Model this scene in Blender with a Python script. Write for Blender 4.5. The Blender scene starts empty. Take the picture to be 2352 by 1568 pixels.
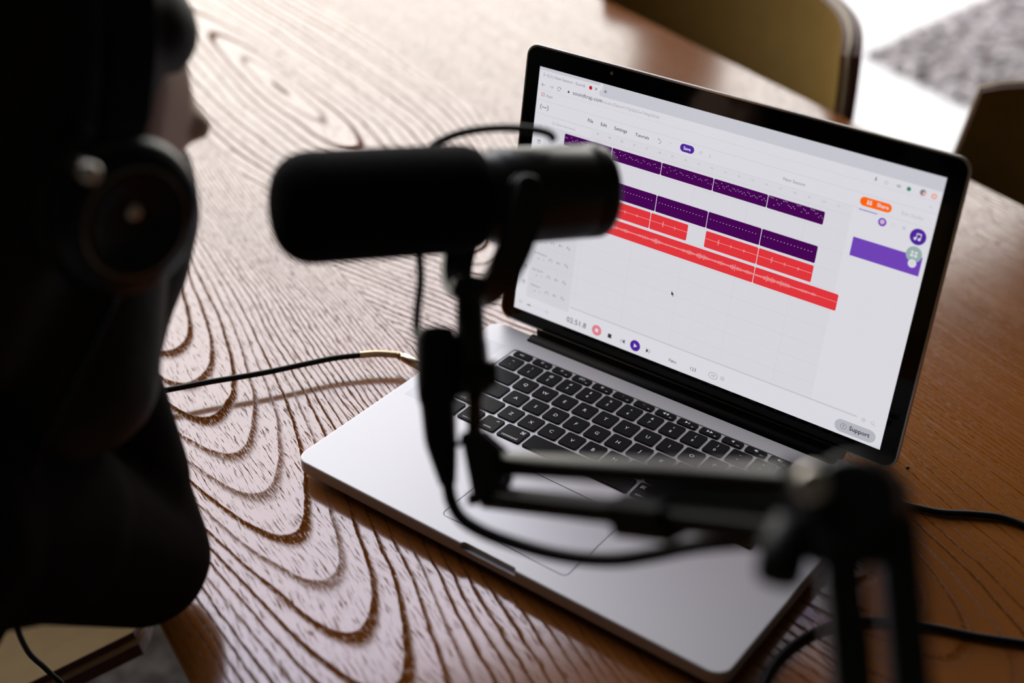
import bpy, bmesh, math, random
import numpy as np
from mathutils import Vector, Matrix
random.seed(7)
S = bpy.context.scene
COL = S.collection
V3 = Vector
# ------------------------------------------------------------------ camera, world, window light, exposure
# all lengths below are centimetres in the laptop's frame (x to its right, y to its back, z up, 0 = palm rest)
CM = 0.01
F_PX = 3083.2
RC = [[0.7993012743, 0.6009050145, 0.0055350244], [0.3259461931, -0.4257864686, -0.8440763960], [-0.5048530005, 0.6764754591, -0.5361943688]]
CC = V3((41.884817, -53.514545, 60.211242))
cam = bpy.data.cameras.new('camera')
cam.sensor_width = 36.0
cam.lens = F_PX * 36.0 / 2352.0
cam.clip_start = 0.02
cam.dof.use_dof = True
cam.dof.focus_distance = 1.01
cam.dof.aperture_fstop = 2.9
cam.dof.aperture_blades = 9
cob = bpy.data.objects.new('camera', cam)
COL.objects.link(cob)
right, down, fwd = V3(RC[0]), V3(RC[1]), V3(RC[2])
cm = Matrix((right, -down, -fwd)).transposed().to_4x4()
cm.translation = CC * CM
cob.matrix_world = cm
S.camera = cob

S.view_settings.view_transform = 'Standard'
S.view_settings.look = 'None'
S.view_settings.gamma = 1.0
S.view_settings.use_curve_mapping = False
S.view_settings.exposure = 0.0

TZ = -1.65                         # table top
FZ = TZ - 74.0                     # floor
ANG = math.radians(-22.02)         # the table is turned against the laptop
CA, SA = math.cos(ANG), math.sin(ANG)
def W(u, v, z):                    # table / room frame -> world
    return V3((u * CA - v * SA, u * SA + v * CA, z))

world = bpy.data.worlds.new('sky')
S.world = world
world.use_nodes = True
nt = world.node_tree
bg = nt.nodes['Background']
tc = nt.nodes.new('ShaderNodeTexCoord')
sp = nt.nodes.new('ShaderNodeSeparateXYZ')
cr = nt.nodes.new('ShaderNodeValToRGB')
nt.links.new(tc.outputs['Generated'], sp.inputs[0])
nt.links.new(sp.outputs['Z'], cr.inputs[0])
nt.links.new(cr.outputs[0], bg.inputs[0])
e = cr.color_ramp.elements
e[0].position = 0.0; e[0].color = (0.60, 0.58, 0.52, 1)
e[1].position = 0.22; e[1].color = (0.84, 0.83, 0.77, 1)
for pos, c in ((0.42, (0.86, 0.85, 0.83, 1)), (0.58, (0.80, 0.78, 0.84, 1)), (0.75, (0.66, 0.65, 0.82, 1))):
    q = cr.color_ramp.elements.new(pos); q.color = c
bg.inputs[1].default_value = 5.0

def portal(name, c, sx, sz, rot):
    l = bpy.data.lights.new(name, 'AREA'); l.shape = 'RECTANGLE'; l.size = sx * CM; l.size_y = sz * CM
    l.cycles.is_portal = True
    o = bpy.data.objects.new(name, l); COL.objects.link(o)
    o.location = c * CM; o.rotation_euler = rot
WIN = [(-150, 215, -50, 335), (240, 440, -72, 215)]      # v0, v1, z0, z1 of the openings in the left wall
WALL_U = -262
for i, (v0, v1, z0, z1) in enumerate(WIN):
    portal('window_daylight', W(WALL_U - 8, (v0 + v1) / 2, (z0 + z1) / 2), v1 - v0, z1 - z0, (math.pi / 2, 0, ANG - math.pi / 2))

# ------------------------------------------------------------------ helpers
def px(X):
    d = V3(X) - CC
    c = (right.dot(d), down.dot(d), fwd.dot(d))
    return c
def at(x, y, d):                   # point seen at pixel x, y at depth d
    return CC + (right * ((x - 1176) / F_PX) + down * ((y - 784) / F_PX) + fwd) * d
def atz(x, y, z):
    r = right * ((x - 1176) / F_PX) + down * ((y - 784) / F_PX) + fwd
    return CC + r * ((z - CC.z) / r.z)

def tag(o, label=None, cat=None, group=None, kind=None):
    for k, v in (('label', label), ('category', cat), ('group', group), ('kind', kind)):
        if v: o[k] = v
    return o
def thing(name, loc, label=None, cat=None, group=None, rz=0.0):
    o = bpy.data.objects.new(name, None); COL.objects.link(o)
    o.empty_display_size = 0.05
    o.location = V3(loc) * CM; o.rotation_euler = (0, 0, rz)
    o['_loc'] = [float(a) for a in loc]; o['_rz'] = rz
    return tag(o, label, cat, group)
def base_of(parent):
    L = V3((0, 0, 0)); rz = 0.0
    while parent is not None:
        if '_loc' in parent: L = V3(parent['_loc']); rz = parent['_rz']; break
        parent = parent.parent
    return L, rz

class MB:
    """collects shapes (cm) into one mesh"""
    def __init__(s): s.v = []; s.f = []; s.m = []; s.sm = []
    def add(s, vs, fs, mi=0, smooth=False):
        n = len(s.v); s.v += [V3(a) for a in vs]
        for f in fs: s.f.append([n + i for i in f]); s.m.append(mi); s.sm.append(smooth)
    def box(s, c, h, ax=None, mi=0):
        c = V3(c); ax = ax or (V3((1, 0, 0)), V3((0, 1, 0)), V3((0, 0, 1)))
        vs = [c + ax[0] * h[0] * i + ax[1] * h[1] * j + ax[2] * h[2] * k for i in (-1, 1) for j in (-1, 1) for k in (-1, 1)]
        s.add(vs, [(0, 1, 3, 2), (4, 6, 7, 5), (0, 4, 5, 1), (2, 3, 7, 6), (0, 2, 6, 4), (1, 5, 7, 3)], mi)
    def bar(s, a, b, w, h, up=(0, 0, 1), bev=0.0, mi=0):
        """rounded rectangular bar"""
        a, b = V3(a), V3(b); z = (b - a).normalized(); x = z.cross(V3(up)).normalized(); y = x.cross(z)
        bev = bev or min(w, h) * 0.2
        pr = []
        for sx, sy, a0 in ((1, 1, 0), (-1, 1, 90), (-1, -1, 180), (1, -1, 270)):
            for k in range(4):
                t = math.radians(a0 + 30 * k)
                pr.append((sx * (w / 2 - bev) + bev * math.cos(t), sy * (h / 2 - bev) + bev * math.sin(t)))
        n = len(pr)
        vs = [a + x * p + y * q for p, q in pr] + [b + x * p + y * q for p, q in pr]
        s.add(vs, [(i, (i + 1) % n, n + (i + 1) % n, n + i) for i in range(n)], mi, False)
        s.add(vs, [tuple(range(n))[::-1], tuple(range(n, 2 * n))], mi)
    def tube(s, pts, r, n=14, mi=0, cap=True):
        pts = [V3(q) for q in pts]
        rs = r if isinstance(r, (list, tuple)) else [r] * len(pts)
        t0 = (pts[1] - pts[0]).normalized()
        x = t0.cross(V3((0.31, 0.21, 0.92))).normalized()
        vs = []; 
        for i, q in enumerate(pts):
            t = (pts[min(i + 1, len(pts) - 1)] - pts[max(i - 1, 0)]).normalized()
            x = (x - t * x.dot(t)).normalized(); y = t.cross(x)
            for k in range(n):
                a = 2 * math.pi * k / n
                vs.append(q + (x * math.cos(a) + y * math.sin(a)) * rs[i])
        fs = []
        for i in range(len(pts) - 1):
            for k in range(n):
                k2 = (k + 1) % n
                fs.append((i * n + k, i * n + k2, (i + 1) * n + k2, (i + 1) * n + k))
        s.add(vs, fs, mi, True)
        if cap:
            m = len(pts) - 1
            s.add(vs[:n], [tuple(range(n))[::-1]], mi); s.add(vs[m * n:], [tuple(range(n))], mi)
    def lathe(s, o, axis, prof, n=40, mi=0):
        """prof: list of (distance along axis, radius)"""
        o = V3(o); a = V3(axis).normalized()
        x = a.cross(V3((0.0, 0.0, 1.0)))
        if x.length < 0.1: x = a.cross(V3((1, 0, 0)))
        x.normalize(); y = a.cross(x)
        vs = []
        for d, r in prof:
            for k in range(n):
                t = 2 * math.pi * k / n
                vs.append(o + a * d + (x * math.cos(t) + y * math.sin(t)) * max(r, 1e-4))
        fs = [(i * n + k, i * n + (k + 1) % n, (i + 1) * n + (k + 1) % n, (i + 1) * n + k) for i in range(len(prof) - 1) for k in range(n)]
        s.add(vs, fs, mi, True)
        s.add(vs[:n], [tuple(range(n))[::-1]], mi); s.add(vs[-n:], [tuple(range(n))], mi)
    def poly(s, pts, mi=0): s.add(pts, [tuple(range(len(pts)))], mi)
    def prism(s, outline, z0, z1, mi=0, bevel=0.0):
        """outline (x, y) anticlockwise; optional rounded upper and lower rim"""
        o = [V3((a, b, 0)) for a, b in outline]; n = len(o)
        def inset(d):
            r = []
            for i in range(n):
                e1 = (o[i] - o[i - 1]).normalized(); e2 = (o[(i + 1) % n] - o[i]).normalized()
                n1 = V3((-e1.y, e1.x, 0)); n2 = V3((-e2.y, e2.x, 0)); m = (n1 + n2).normalized()
                r.append(o[i] + m * (d / max(0.3, m.dot(n1))))
            return r
        rings = []
        if bevel > 0:
            st = [(1, 0), (0.62, 0.08), (0.3, 0.3), (0.08, 0.62), (0, 1)]
            rings += [(bevel * a, z0 + bevel * b) for a, b in st] + [(bevel * a, z1 - bevel * b) for a, b in st[::-1]]
        else: rings = [(0, z0), (0, z1)]
        vs = []
        for d, z in rings: vs += [V3((q.x, q.y, z)) for q in (inset(d) if d else o)]
        fs = [(j * n + i, j * n + (i + 1) % n, (j + 1) * n + (i + 1) % n, (j + 1) * n + i) for j in range(len(rings) - 1) for i in range(n)]
        s.add(vs, fs, mi, bevel > 0)
        s.add(vs[:n], [tuple(range(n))[::-1]], mi); s.add(vs[-n:], [tuple(range(n))], mi)
    def mesh(s, name, mats, off=V3((0, 0, 0)), rz=0.0, merge=True):
        me = bpy.data.meshes.new(name)
        M = Matrix.Rotation(-rz, 3, 'Z')
        me.from_pydata([tuple(M @ (q - off) * CM) for q in s.v], [], s.f)
        for m in mats: me.materials.append(m)
        for p, mi, sm in zip(me.polygons, s.m, s.sm): p.material_index = mi; p.use_smooth = sm
        if merge:
            bm = bmesh.new(); bm.from_mesh(me); bmesh.ops.remove_doubles(bm, verts=bm.verts, dist=1e-6)
            bmesh.ops.recalc_face_normals(bm, faces=bm.faces); bm.to_mesh(me); bm.free()
        me.update(); return me
    def build(s, name, mats, parent=None, label=None, merge=True, local=False):
        if not isinstance(mats, (list, tuple)): mats = [mats]
        L, rz = base_of(parent)
        if local: L, rz = V3((0, 0, 0)), 0.0
        me = s.mesh(name, mats, L, rz, merge)
        o = bpy.data.objects.new(name, me); COL.objects.link(o)
        if parent is not None: o.parent = parent
        if label: o['label'] = label
        return o

def rrect(x0, y0, x1, y1, r, n=6):
    o = []
    for cx, cy, a0 in ((x1 - r, y1 - r, 0), (x0 + r, y1 - r, 90), (x0 + r, y0 + r, 180), (x1 - r, y0 + r, 270)):
        for k in range(n + 1):
            t = math.radians(a0 + 90 * k / n); o.append((cx + r * math.cos(t), cy + r * math.sin(t)))
    return o
def smooth_path(pts, n=10):
    pts = [V3(a) for a in pts]; P = [pts[0] * 2 - pts[1]] + pts + [pts[-1] * 2 - pts[-2]]; out = []
    for i in range(1, len(P) - 2):
        a, b, c, d = P[i - 1:i + 3]
        for k in range(n):
            t = k / n
            out.append(0.5 * ((b * 2) + (c - a) * t + (a * 2 - b * 5 + c * 4 - d) * t * t + (b * 3 - a - c * 3 + d) * t ** 3))
    out.append(pts[-1]); return out
def apply_mods(o):
    dg = bpy.context.evaluated_depsgraph_get(); dg.update()
    me = bpy.data.meshes.new_from_object(o.evaluated_get(dg))
    o.modifiers.clear(); old = o.data; o.data = me; return o

# ------------------------------------------------------------------ materials
def mat(name, col, rough=0.5, metal=0.0, spec=0.5, ior=1.5, emit=None, es=0.0, noise=0.0, nscale=300.0, bump=0.0, sheen=0.0, coat=0.0):
    m = bpy.data.materials.new(name); m.use_nodes = True
    t = m.node_tree; b = t.nodes['Principled BSDF']
    b.inputs['Base Color'].default_value = (*col, 1); b.inputs['Roughness'].default_value = rough
    b.inputs['Metallic'].default_value = metal; b.inputs['IOR'].default_value = ior
    b.inputs['Specular IOR Level'].default_value = spec
    b.inputs['Sheen Weight'].default_value = sheen; b.inputs['Coat Weight'].default_value = coat
    if emit: b.inputs['Emission Color'].default_value = (*emit, 1); b.inputs['Emission Strength'].default_value = es
    if noise or bump:
        tc = t.nodes.new('ShaderNodeTexCoord'); n = t.nodes.new('ShaderNodeTexNoise')
        n.inputs['Scale'].default_value = nscale; n.inputs['Detail'].default_value = 4
        t.links.new(tc.outputs['Object'], n.inputs['Vector'])
        if noise:
            mx = t.nodes.new('ShaderNodeMix'); mx.data_type = 'RGBA'
            mx.inputs[6].default_value = (*[c * (1 - noise) for c in col], 1); mx.inputs[7].default_value = (*[min(1, c * (1 + noise)) for c in col], 1)
            t.links.new(n.outputs['Fac'], mx.inputs[0]); t.links.new(mx.outputs[2], b.inputs['Base Color'])
        if bump:
            bp = t.nodes.new('ShaderNodeBump'); bp.inputs['Strength'].default_value = bump; bp.inputs['Distance'].default_value = 0.0005
            t.links.new(n.outputs['Fac'], bp.inputs['Height']); t.links.new(bp.outputs[0], b.inputs['Normal'])
    return m

def wood_material(edge=False):
    m = bpy.data.materials.new('oiled_oak'); m.use_nodes = True
    t = m.node_tree; N = t.nodes; Lk = t.links; b = N['Principled BSDF']
    def math_(op, a, c=None, clamp=False):
        n = N.new('ShaderNodeMath'); n.operation = op; n.use_clamp = clamp
        for i, v in enumerate((a, c)):
            if v is None: continue
            if isinstance(v, (int, float)): n.inputs[i].default_value = v
            else: Lk.new(v, n.inputs[i])
        return n.outputs[0]
    def comb(x, y, z=0.0):
        n = N.new('ShaderNodeCombineXYZ')
        for i, v in enumerate((x, y, z)):
            if isinstance(v, (int, float)): n.inputs[i].default_value = v
            else: Lk.new(v, n.inputs[i])
        return n.outputs[0]
    def noise(vec, scale=1.0, detail=2.0, rough=0.5):
        n = N.new('ShaderNodeTexNoise'); n.inputs['Scale'].default_value = scale; n.inputs['Detail'].default_value = detail
        n.inputs['Roughness'].default_value = rough; Lk.new(vec, n.inputs['Vector']); return n.outputs['Fac']
    def ramp(f, a, c, lo=0.0, hi=1.0):
        n = N.new('ShaderNodeMapRange'); n.clamp = True; n.interpolation_type = 'SMOOTHSTEP'
        Lk.new(f, n.inputs[0])
        for i, v in zip((1, 2, 3, 4), (a, c, lo, hi)): n.inputs[i].default_value = v
        return n.outputs[0]
    tcn = N.new('ShaderNodeTexCoord'); sx = N.new('ShaderNodeSeparateXYZ'); Lk.new(tcn.outputs['Object'], sx.inputs[0])
    u = math_('MULTIPLY', sx.outputs[0], 100.0); v = math_('MULTIPLY', sx.outputs[1], 100.0)
    # slow and quick wobbles of the grain
    w1 = math_('MULTIPLY', math_('SUBTRACT', noise(comb(math_('MULTIPLY', u, 0.018), math_('MULTIPLY', v, 0.05)), 1.0, 2.0), 0.5), 5.0)
    w2 = math_('MULTIPLY', math_('SUBTRACT', noise(comb(math_('MULTIPLY', u, 0.10), math_('MULTIPLY', v, 0.25)), 1.0, 2.0), 0.5), 0.8)
    w3 = math_('MULTIPLY', math_('SUBTRACT', noise(comb(math_('MULTIPLY', u, 0.6), math_('MULTIPLY', v, 1.5)), 1.0, 2.0), 0.5), 0.22)
    vw = math_('ADD', math_('ADD', v, w2), math_('ADD', w1, w3))
    # boards: each one sawn through its own set of year rings
    def rings(vc, h):
        dy = math_('SUBTRACT', vw, vc)
        return math_('SQRT', math_('ADD', math_('MULTIPLY', dy, dy), math_('MULTIPLY', h, h)))
    h0 = math_('MAXIMUM', math_('ADD', math_('MULTIPLY', u, 0.055), 18.0), 0.6)
    r0 = rings(-9.2, h0)
    h1 = math_('MULTIPLY', math_('ABSOLUTE', math_('ADD', u, 88.0)), 0.12)
    r1 = math_('MULTIPLY', rings(22.0, h1), ramp(u, -75.0, -15.0, 0.24, 0.62))
    h2 = math_('ADD', math_('MULTIPLY', u, -0.03), 12.0)
    r2 = math_('MULTIPLY', rings(86.0, h2), 0.75)
    s1 = math_('GREATER_THAN', v, 9.0); s2 = math_('GREATER_THAN', v, 39.0)
    def mixf(f, a, c):
        n = N.new('ShaderNodeMix'); n.data_type = 'FLOAT'
        Lk.new(f, n.inputs[0]); Lk.new(a, n.inputs[2]); Lk.new(c, n.inputs[3]); return n.outputs[0]
    r = mixf(s2, mixf(s1, r0, r1), r2)
    ph = math_('DIVIDE', r, 0.30)
    fr = math_('FRACT', ph)
    # each ring: a sharp dark pore band that fades out
    band = math_('MULTIPLY', ramp(fr, 0.0, 0.07), ramp(fr, 0.10, 0.46, 1.0, 0.0))
    ringid = math_('FLOOR', ph)
    rn = noise(comb(ringid, 3.7, 0.2), 0.77, 1.0)
    rstr = ramp(rn, 0.36, 0.56, 0.6, 1.0)
    pores = noise(comb(math_('MULTIPLY', u, 1.5), math_('MULTIPLY', v, 9.0)), 1.0, 3.0, 0.65)
    pmask = ramp(pores, 0.36, 0.58)
    line = math_('MULTIPLY', math_('MULTIPLY', band, rstr), ramp(pores, 0.34, 0.54, 0.45, 1.0))
    speck = math_('MULTIPLY', ramp(noise(comb(math_('MULTIPLY', u, 0.55), math_('MULTIPLY', vw, 8.0)), 1.0, 3.0, 0.65), 0.52, 0.66), 0.7)
    dark = math_('MINIMUM', math_('MAXIMUM', line, speck), 1.0)
    mot = noise(comb(math_('MULTIPLY', u, 0.05), math_('MULTIPLY', v, 0.16)), 1.0, 3.0)
    c1 = N.new('ShaderNodeMix'); c1.data_type = 'RGBA'
    c1.inputs[6].default_value = (0.240, 0.074, 0.008, 1); c1.inputs[7].default_value = (0.360, 0.120, 0.018, 1)
    Lk.new(mot, c1.inputs[0])
    c2 = N.new('ShaderNodeMix'); c2.data_type = 'RGBA'
    c2.inputs[7].default_value = (0.090, 0.026, 0.004, 1)
    Lk.new(c1.outputs[2], c2.inputs[6]); Lk.new(math_('MULTIPLY', dark, 0.86), c2.inputs[0])
    Lk.new(c2.outputs[2], b.inputs['Base Color'])
    Lk.new(ramp(dark, 0.0, 1.0, 0.13, 0.6), b.inputs['Roughness'])
    Lk.new(ramp(dark, 0.0, 0.7, 0.5, 0.0), b.inputs['Specular IOR Level'])
    b.inputs['IOR'].default_value = 2.1
    bp = N.new('ShaderNodeBump'); bp.inputs['Strength'].default_value = 0.04; bp.inputs['Distance'].default_value = 0.0003
    bp.invert = True
    Lk.new(dark, bp.inputs['Height']); Lk.new(bp.outputs[0], b.inputs['Normal'])
    return m
M_WOOD = wood_material()
M_ALU = mat('anodised_aluminium', (0.56, 0.56, 0.57), 0.5, 0.6, noise=0.02, nscale=900)
M_ALUEDGE = mat('polished_rim', (0.75, 0.72, 0.66), 0.25, 1.0)
M_KEY = mat('black_keycap', (0.005, 0.005, 0.006), 0.42, spec=0.07, noise=0.1, nscale=2000)
M_LEG = mat('key_legend_white', (0.75, 0.75, 0.78), 0.5, emit=(0.8, 0.82, 0.9), es=0.25)
M_BLACKGLASS = mat('black_bezel_glass', (0.003, 0.003, 0.003), 0.06, spec=0.35)
M_HINGE = mat('black_hinge_plastic', (0.007, 0.006, 0.005), 0.6, spec=0.12)
M_RUB = mat('rubber', (0.01, 0.01, 0.01), 0.7)
M_GROOVE = mat('speaker_dots', (0.5, 0.5, 0.52), 0.5, 0.6)
M_FOAM = mat('black_foam', (0.006, 0.006, 0.006), 0.95, spec=0.15, noise=0.3, nscale=900, bump=0.8)
M_MIC = mat('dark_grey_painted_metal', (0.009, 0.008, 0.008), 0.34, spec=0.4)
M_ARM = mat('black_satin_metal', (0.006, 0.0055, 0.005), 0.36, spec=0.6)
M_ARMB = mat('black_plastic', (0.006, 0.006, 0.006), 0.42, spec=0.3)
M_CHROME = mat('brushed_steel', (0.75, 0.70, 0.60), 0.28, 1.0)
M_GOLD = mat('gilt_plug_metal', (0.80, 0.66, 0.44), 0.22, 1.0)
M_CORD = mat('black_cord', (0.006, 0.006, 0.007), 0.5, spec=0.2, noise=0.1)
M_SKIN = mat('skin', (0.56, 0.34, 0.24), 0.5, noise=0.06, nscale=60)
M_HAIR = mat('dark_brown_hair', (0.012, 0.008, 0.006), 0.6, spec=0.25, noise=0.4, nscale=400, bump=0.9)
M_KNIT = mat('dark_brown_knit', (0.008, 0.005, 0.004), 0.95, spec=0.1, noise=0.3, nscale=300, bump=0.5)
M_TROUS = mat('black_denim', (0.012, 0.012, 0.015), 0.9, noise=0.3, nscale=500)
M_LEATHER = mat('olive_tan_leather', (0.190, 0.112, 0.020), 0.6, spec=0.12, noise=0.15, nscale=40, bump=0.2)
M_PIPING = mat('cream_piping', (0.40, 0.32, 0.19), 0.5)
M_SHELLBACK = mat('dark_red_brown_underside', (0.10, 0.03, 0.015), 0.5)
M_ROD = mat('black_steel_rod', (0.010, 0.010, 0.011), 0.28, 0.4)
M_EYE = mat('eye_white', (0.6, 0.6, 0.58), 0.2)
M_LIP = mat('lips', (0.33, 0.13, 0.10), 0.45)
M_EDGE = mat('lit_wood_edge', (0.60, 0.24, 0.02), 0.3, noise=0.2, nscale=40)  # light caught by the table's bevel is put into this brighter orange

# ------------------------------------------------------------------ room
def struct(name, mb, m, merge=True):
    o = mb.build(name, m, None, merge=merge); o['kind'] = 'structure'; return o
def roombox(mb, u0, u1, v0, v1, z0, z1, mi=0):
    mb.box(W((u0 + u1) / 2, (v0 + v1) / 2, (z0 + z1) / 2), ((u1 - u0) / 2, (v1 - v0) / 2, (z1 - z0) / 2), (W(1, 0, 0), W(0, 1, 0), V3((0, 0, 1))), mi)
U0, U1, V0, V1, ZC = WALL_U, 330, -270, 470, 350
M_FLOOR = mat('pale_screed_floor', (0.62, 0.61, 0.58), 0.22, spec=0.6, noise=0.05, nscale=3)
M_WALL = mat('wall_paint', (0.045, 0.04, 0.036), 0.8, noise=0.04, nscale=5)
M_CEIL = mat('ceiling_paint', (0.06, 0.055, 0.05), 0.8, noise=0.04, nscale=5)
M_FRAME = mat('window_frame_paint', (0.12, 0.11, 0.10), 0.5, noise=0.04, nscale=5)
b = MB(); roombox(b, U0 - 20, U1 + 20, V0 - 20, V1 + 20, FZ - 10, FZ); struct('floor', b, M_FLOOR)
b = MB(); roombox(b, U0 - 20, U1 + 20, V0 - 20, V1 + 20, ZC, ZC + 10); struct('ceiling', b, M_CEIL)
b = MB(); roombox(b, U0 - 20, U1 + 20, V1, V1 + 15, FZ, ZC); struct('wall_back', b, M_WALL)
b = MB(); roombox(b, U0 - 20, U1 + 20, V0 - 15, V0, FZ, ZC); struct('wall_front', b, M_WALL)
b = MB(); roombox(b, U1, U1 + 15, V0, V1, FZ, ZC); struct('wall_right', b, M_WALL)
b = MB(); q = V0
for v0, v1, z0, z1 in WIN:
    roombox(b, U0 - 15, U0, q, v0, FZ, ZC)
    roombox(b, U0 - 15, U0, v0, v1, FZ, z0); roombox(b, U0 - 15, U0, v0, v1, z1, ZC); q = v1
roombox(b, U0 - 15, U0, q, V1, FZ, ZC)
struct('wall_left', b, M_WALL)
for i, (v0, v1, z0, z1) in enumerate(WIN):
    b = MB(); f = 4
    roombox(b, U0 - 10, U0 - 4, v0, v0 + f, z0, z1); roombox(b, U0 - 10, U0 - 4, v1 - f, v1, z0, z1)
    roombox(b, U0 - 10, U0 - 4, v0 + f, v1 - f, z0, z0 + f); roombox(b, U0 - 10, U0 - 4, v0 + f, v1 - f, z1 - f, z1)
    struct('window_%d' % (i + 1), b, M_FRAME)

# rug on the far floor: a soft shaggy carpet
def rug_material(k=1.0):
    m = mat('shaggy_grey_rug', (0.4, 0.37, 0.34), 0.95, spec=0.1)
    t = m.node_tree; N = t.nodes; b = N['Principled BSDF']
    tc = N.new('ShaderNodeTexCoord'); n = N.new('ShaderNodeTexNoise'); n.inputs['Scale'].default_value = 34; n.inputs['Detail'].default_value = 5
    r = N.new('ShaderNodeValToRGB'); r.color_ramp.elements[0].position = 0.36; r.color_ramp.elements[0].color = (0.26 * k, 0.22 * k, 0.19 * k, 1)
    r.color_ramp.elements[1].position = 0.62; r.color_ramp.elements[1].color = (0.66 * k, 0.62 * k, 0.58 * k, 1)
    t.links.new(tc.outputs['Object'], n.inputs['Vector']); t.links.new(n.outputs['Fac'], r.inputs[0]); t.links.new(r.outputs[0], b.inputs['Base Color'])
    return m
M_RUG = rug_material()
def rug(name, quad, label, h=2.2, nu=60, nv=40, m=None):
    b = MB(); c = [V3((q[0], q[1], 0)) for q in quad]; vs = []
    rr = random.Random(3)
    for j in range(nv + 1):
        for i in range(nu + 1):
            s, t = i / nu, j / nv
            p = (c[0] * (1 - s) + c[1] * s) * (1 - t) + (c[3] * (1 - s) + c[2] * s) * t
            e = min(s, 1 - s, t, 1 - t)
            jit = V3((rr.uniform(-1, 1), rr.uniform(-1, 1), 0)) * (1.5 if e > 0 else 2.5)
            vs.append(V3((p.x, p.y, FZ + (0.05 if e == 0 else h * rr.uniform(0.5, 1.0)))) + jit)
    b.add(vs, [(j * (nu + 1) + i, j * (nu + 1) + i + 1, (j + 1) * (nu + 1) + i + 1, (j + 1) * (nu + 1) + i) for j in range(nv) for i in range(nu)], 0, True)
    o = b.build(name, m or M_RUG, merge=False); tag(o, label, 'rug')
    return o
rq = [atz(1990, 130, FZ), atz(2260, 262, FZ), atz(2700, 120, FZ), atz(2330, -30, FZ)]
rug('shaggy_rug', [(q.x, q.y) for q in rq], 'shaggy grey rug on the pale floor beyond the far chairs')
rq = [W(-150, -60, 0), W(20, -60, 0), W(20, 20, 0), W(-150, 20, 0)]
rug('shaggy_rug', [(q.x, q.y) for q in rq], 'grey rug on the floor under the near table edge, coloured dark for the table shade', 1.6, m=rug_material(0.16))  # shadow of the table painted in as a darker pile colour

# ------------------------------------------------------------------ table
TU0, TU1, TV0, TV1 = -185, 95, -20.4, 75.2
tab = thing('dining_table', W(0, 0, FZ), 'large dining table with glossy striped oak top under the open laptop', 'table', rz=ANG)
b = MB()
o_ = rrect(TU0, TV0, TU1, TV1, 1.5)
b.prism(o_, TZ - 0.7, TZ, 1, 0.12); b.m[-1] = 0
n_ = len(o_)
ins = [(x * 1.0 + (6 if x < -40 else -6), y + (5 if y < 27 else -5)) for x, y in o_]
vs = [V3((x, y, TZ - 0.7)) for x, y in [(a + (0.12 if a < -40 else -0.12), c + (0.12 if c < 27 else -0.12)) for a, c in o_]] + [V3((x, y, TZ - 3.2)) for x, y in ins]
b.add(vs, [(i, (i + 1) % n_, n_ + (i + 1) % n_, n_ + i) for i in range(n_)] + [tuple(range(n_, 2 * n_))], 1)
b.v = [W(q.x, q.y, q.z) for q in b.v]
b.build('tabletop', [M_WOOD, M_EDGE], tab)
for su in (TU0 + 22, TU1 - 22):
    for sv in (TV0 + 20, TV1 - 20):
        b = MB(); b.bar(W(su, sv, TZ - 3.2), W(su + (4 if su > 0 else -4), sv + (3 if sv > 27 else -3), FZ), 6, 6, (1, 0, 0)); b.build('leg', M_ROD, tab)

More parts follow.
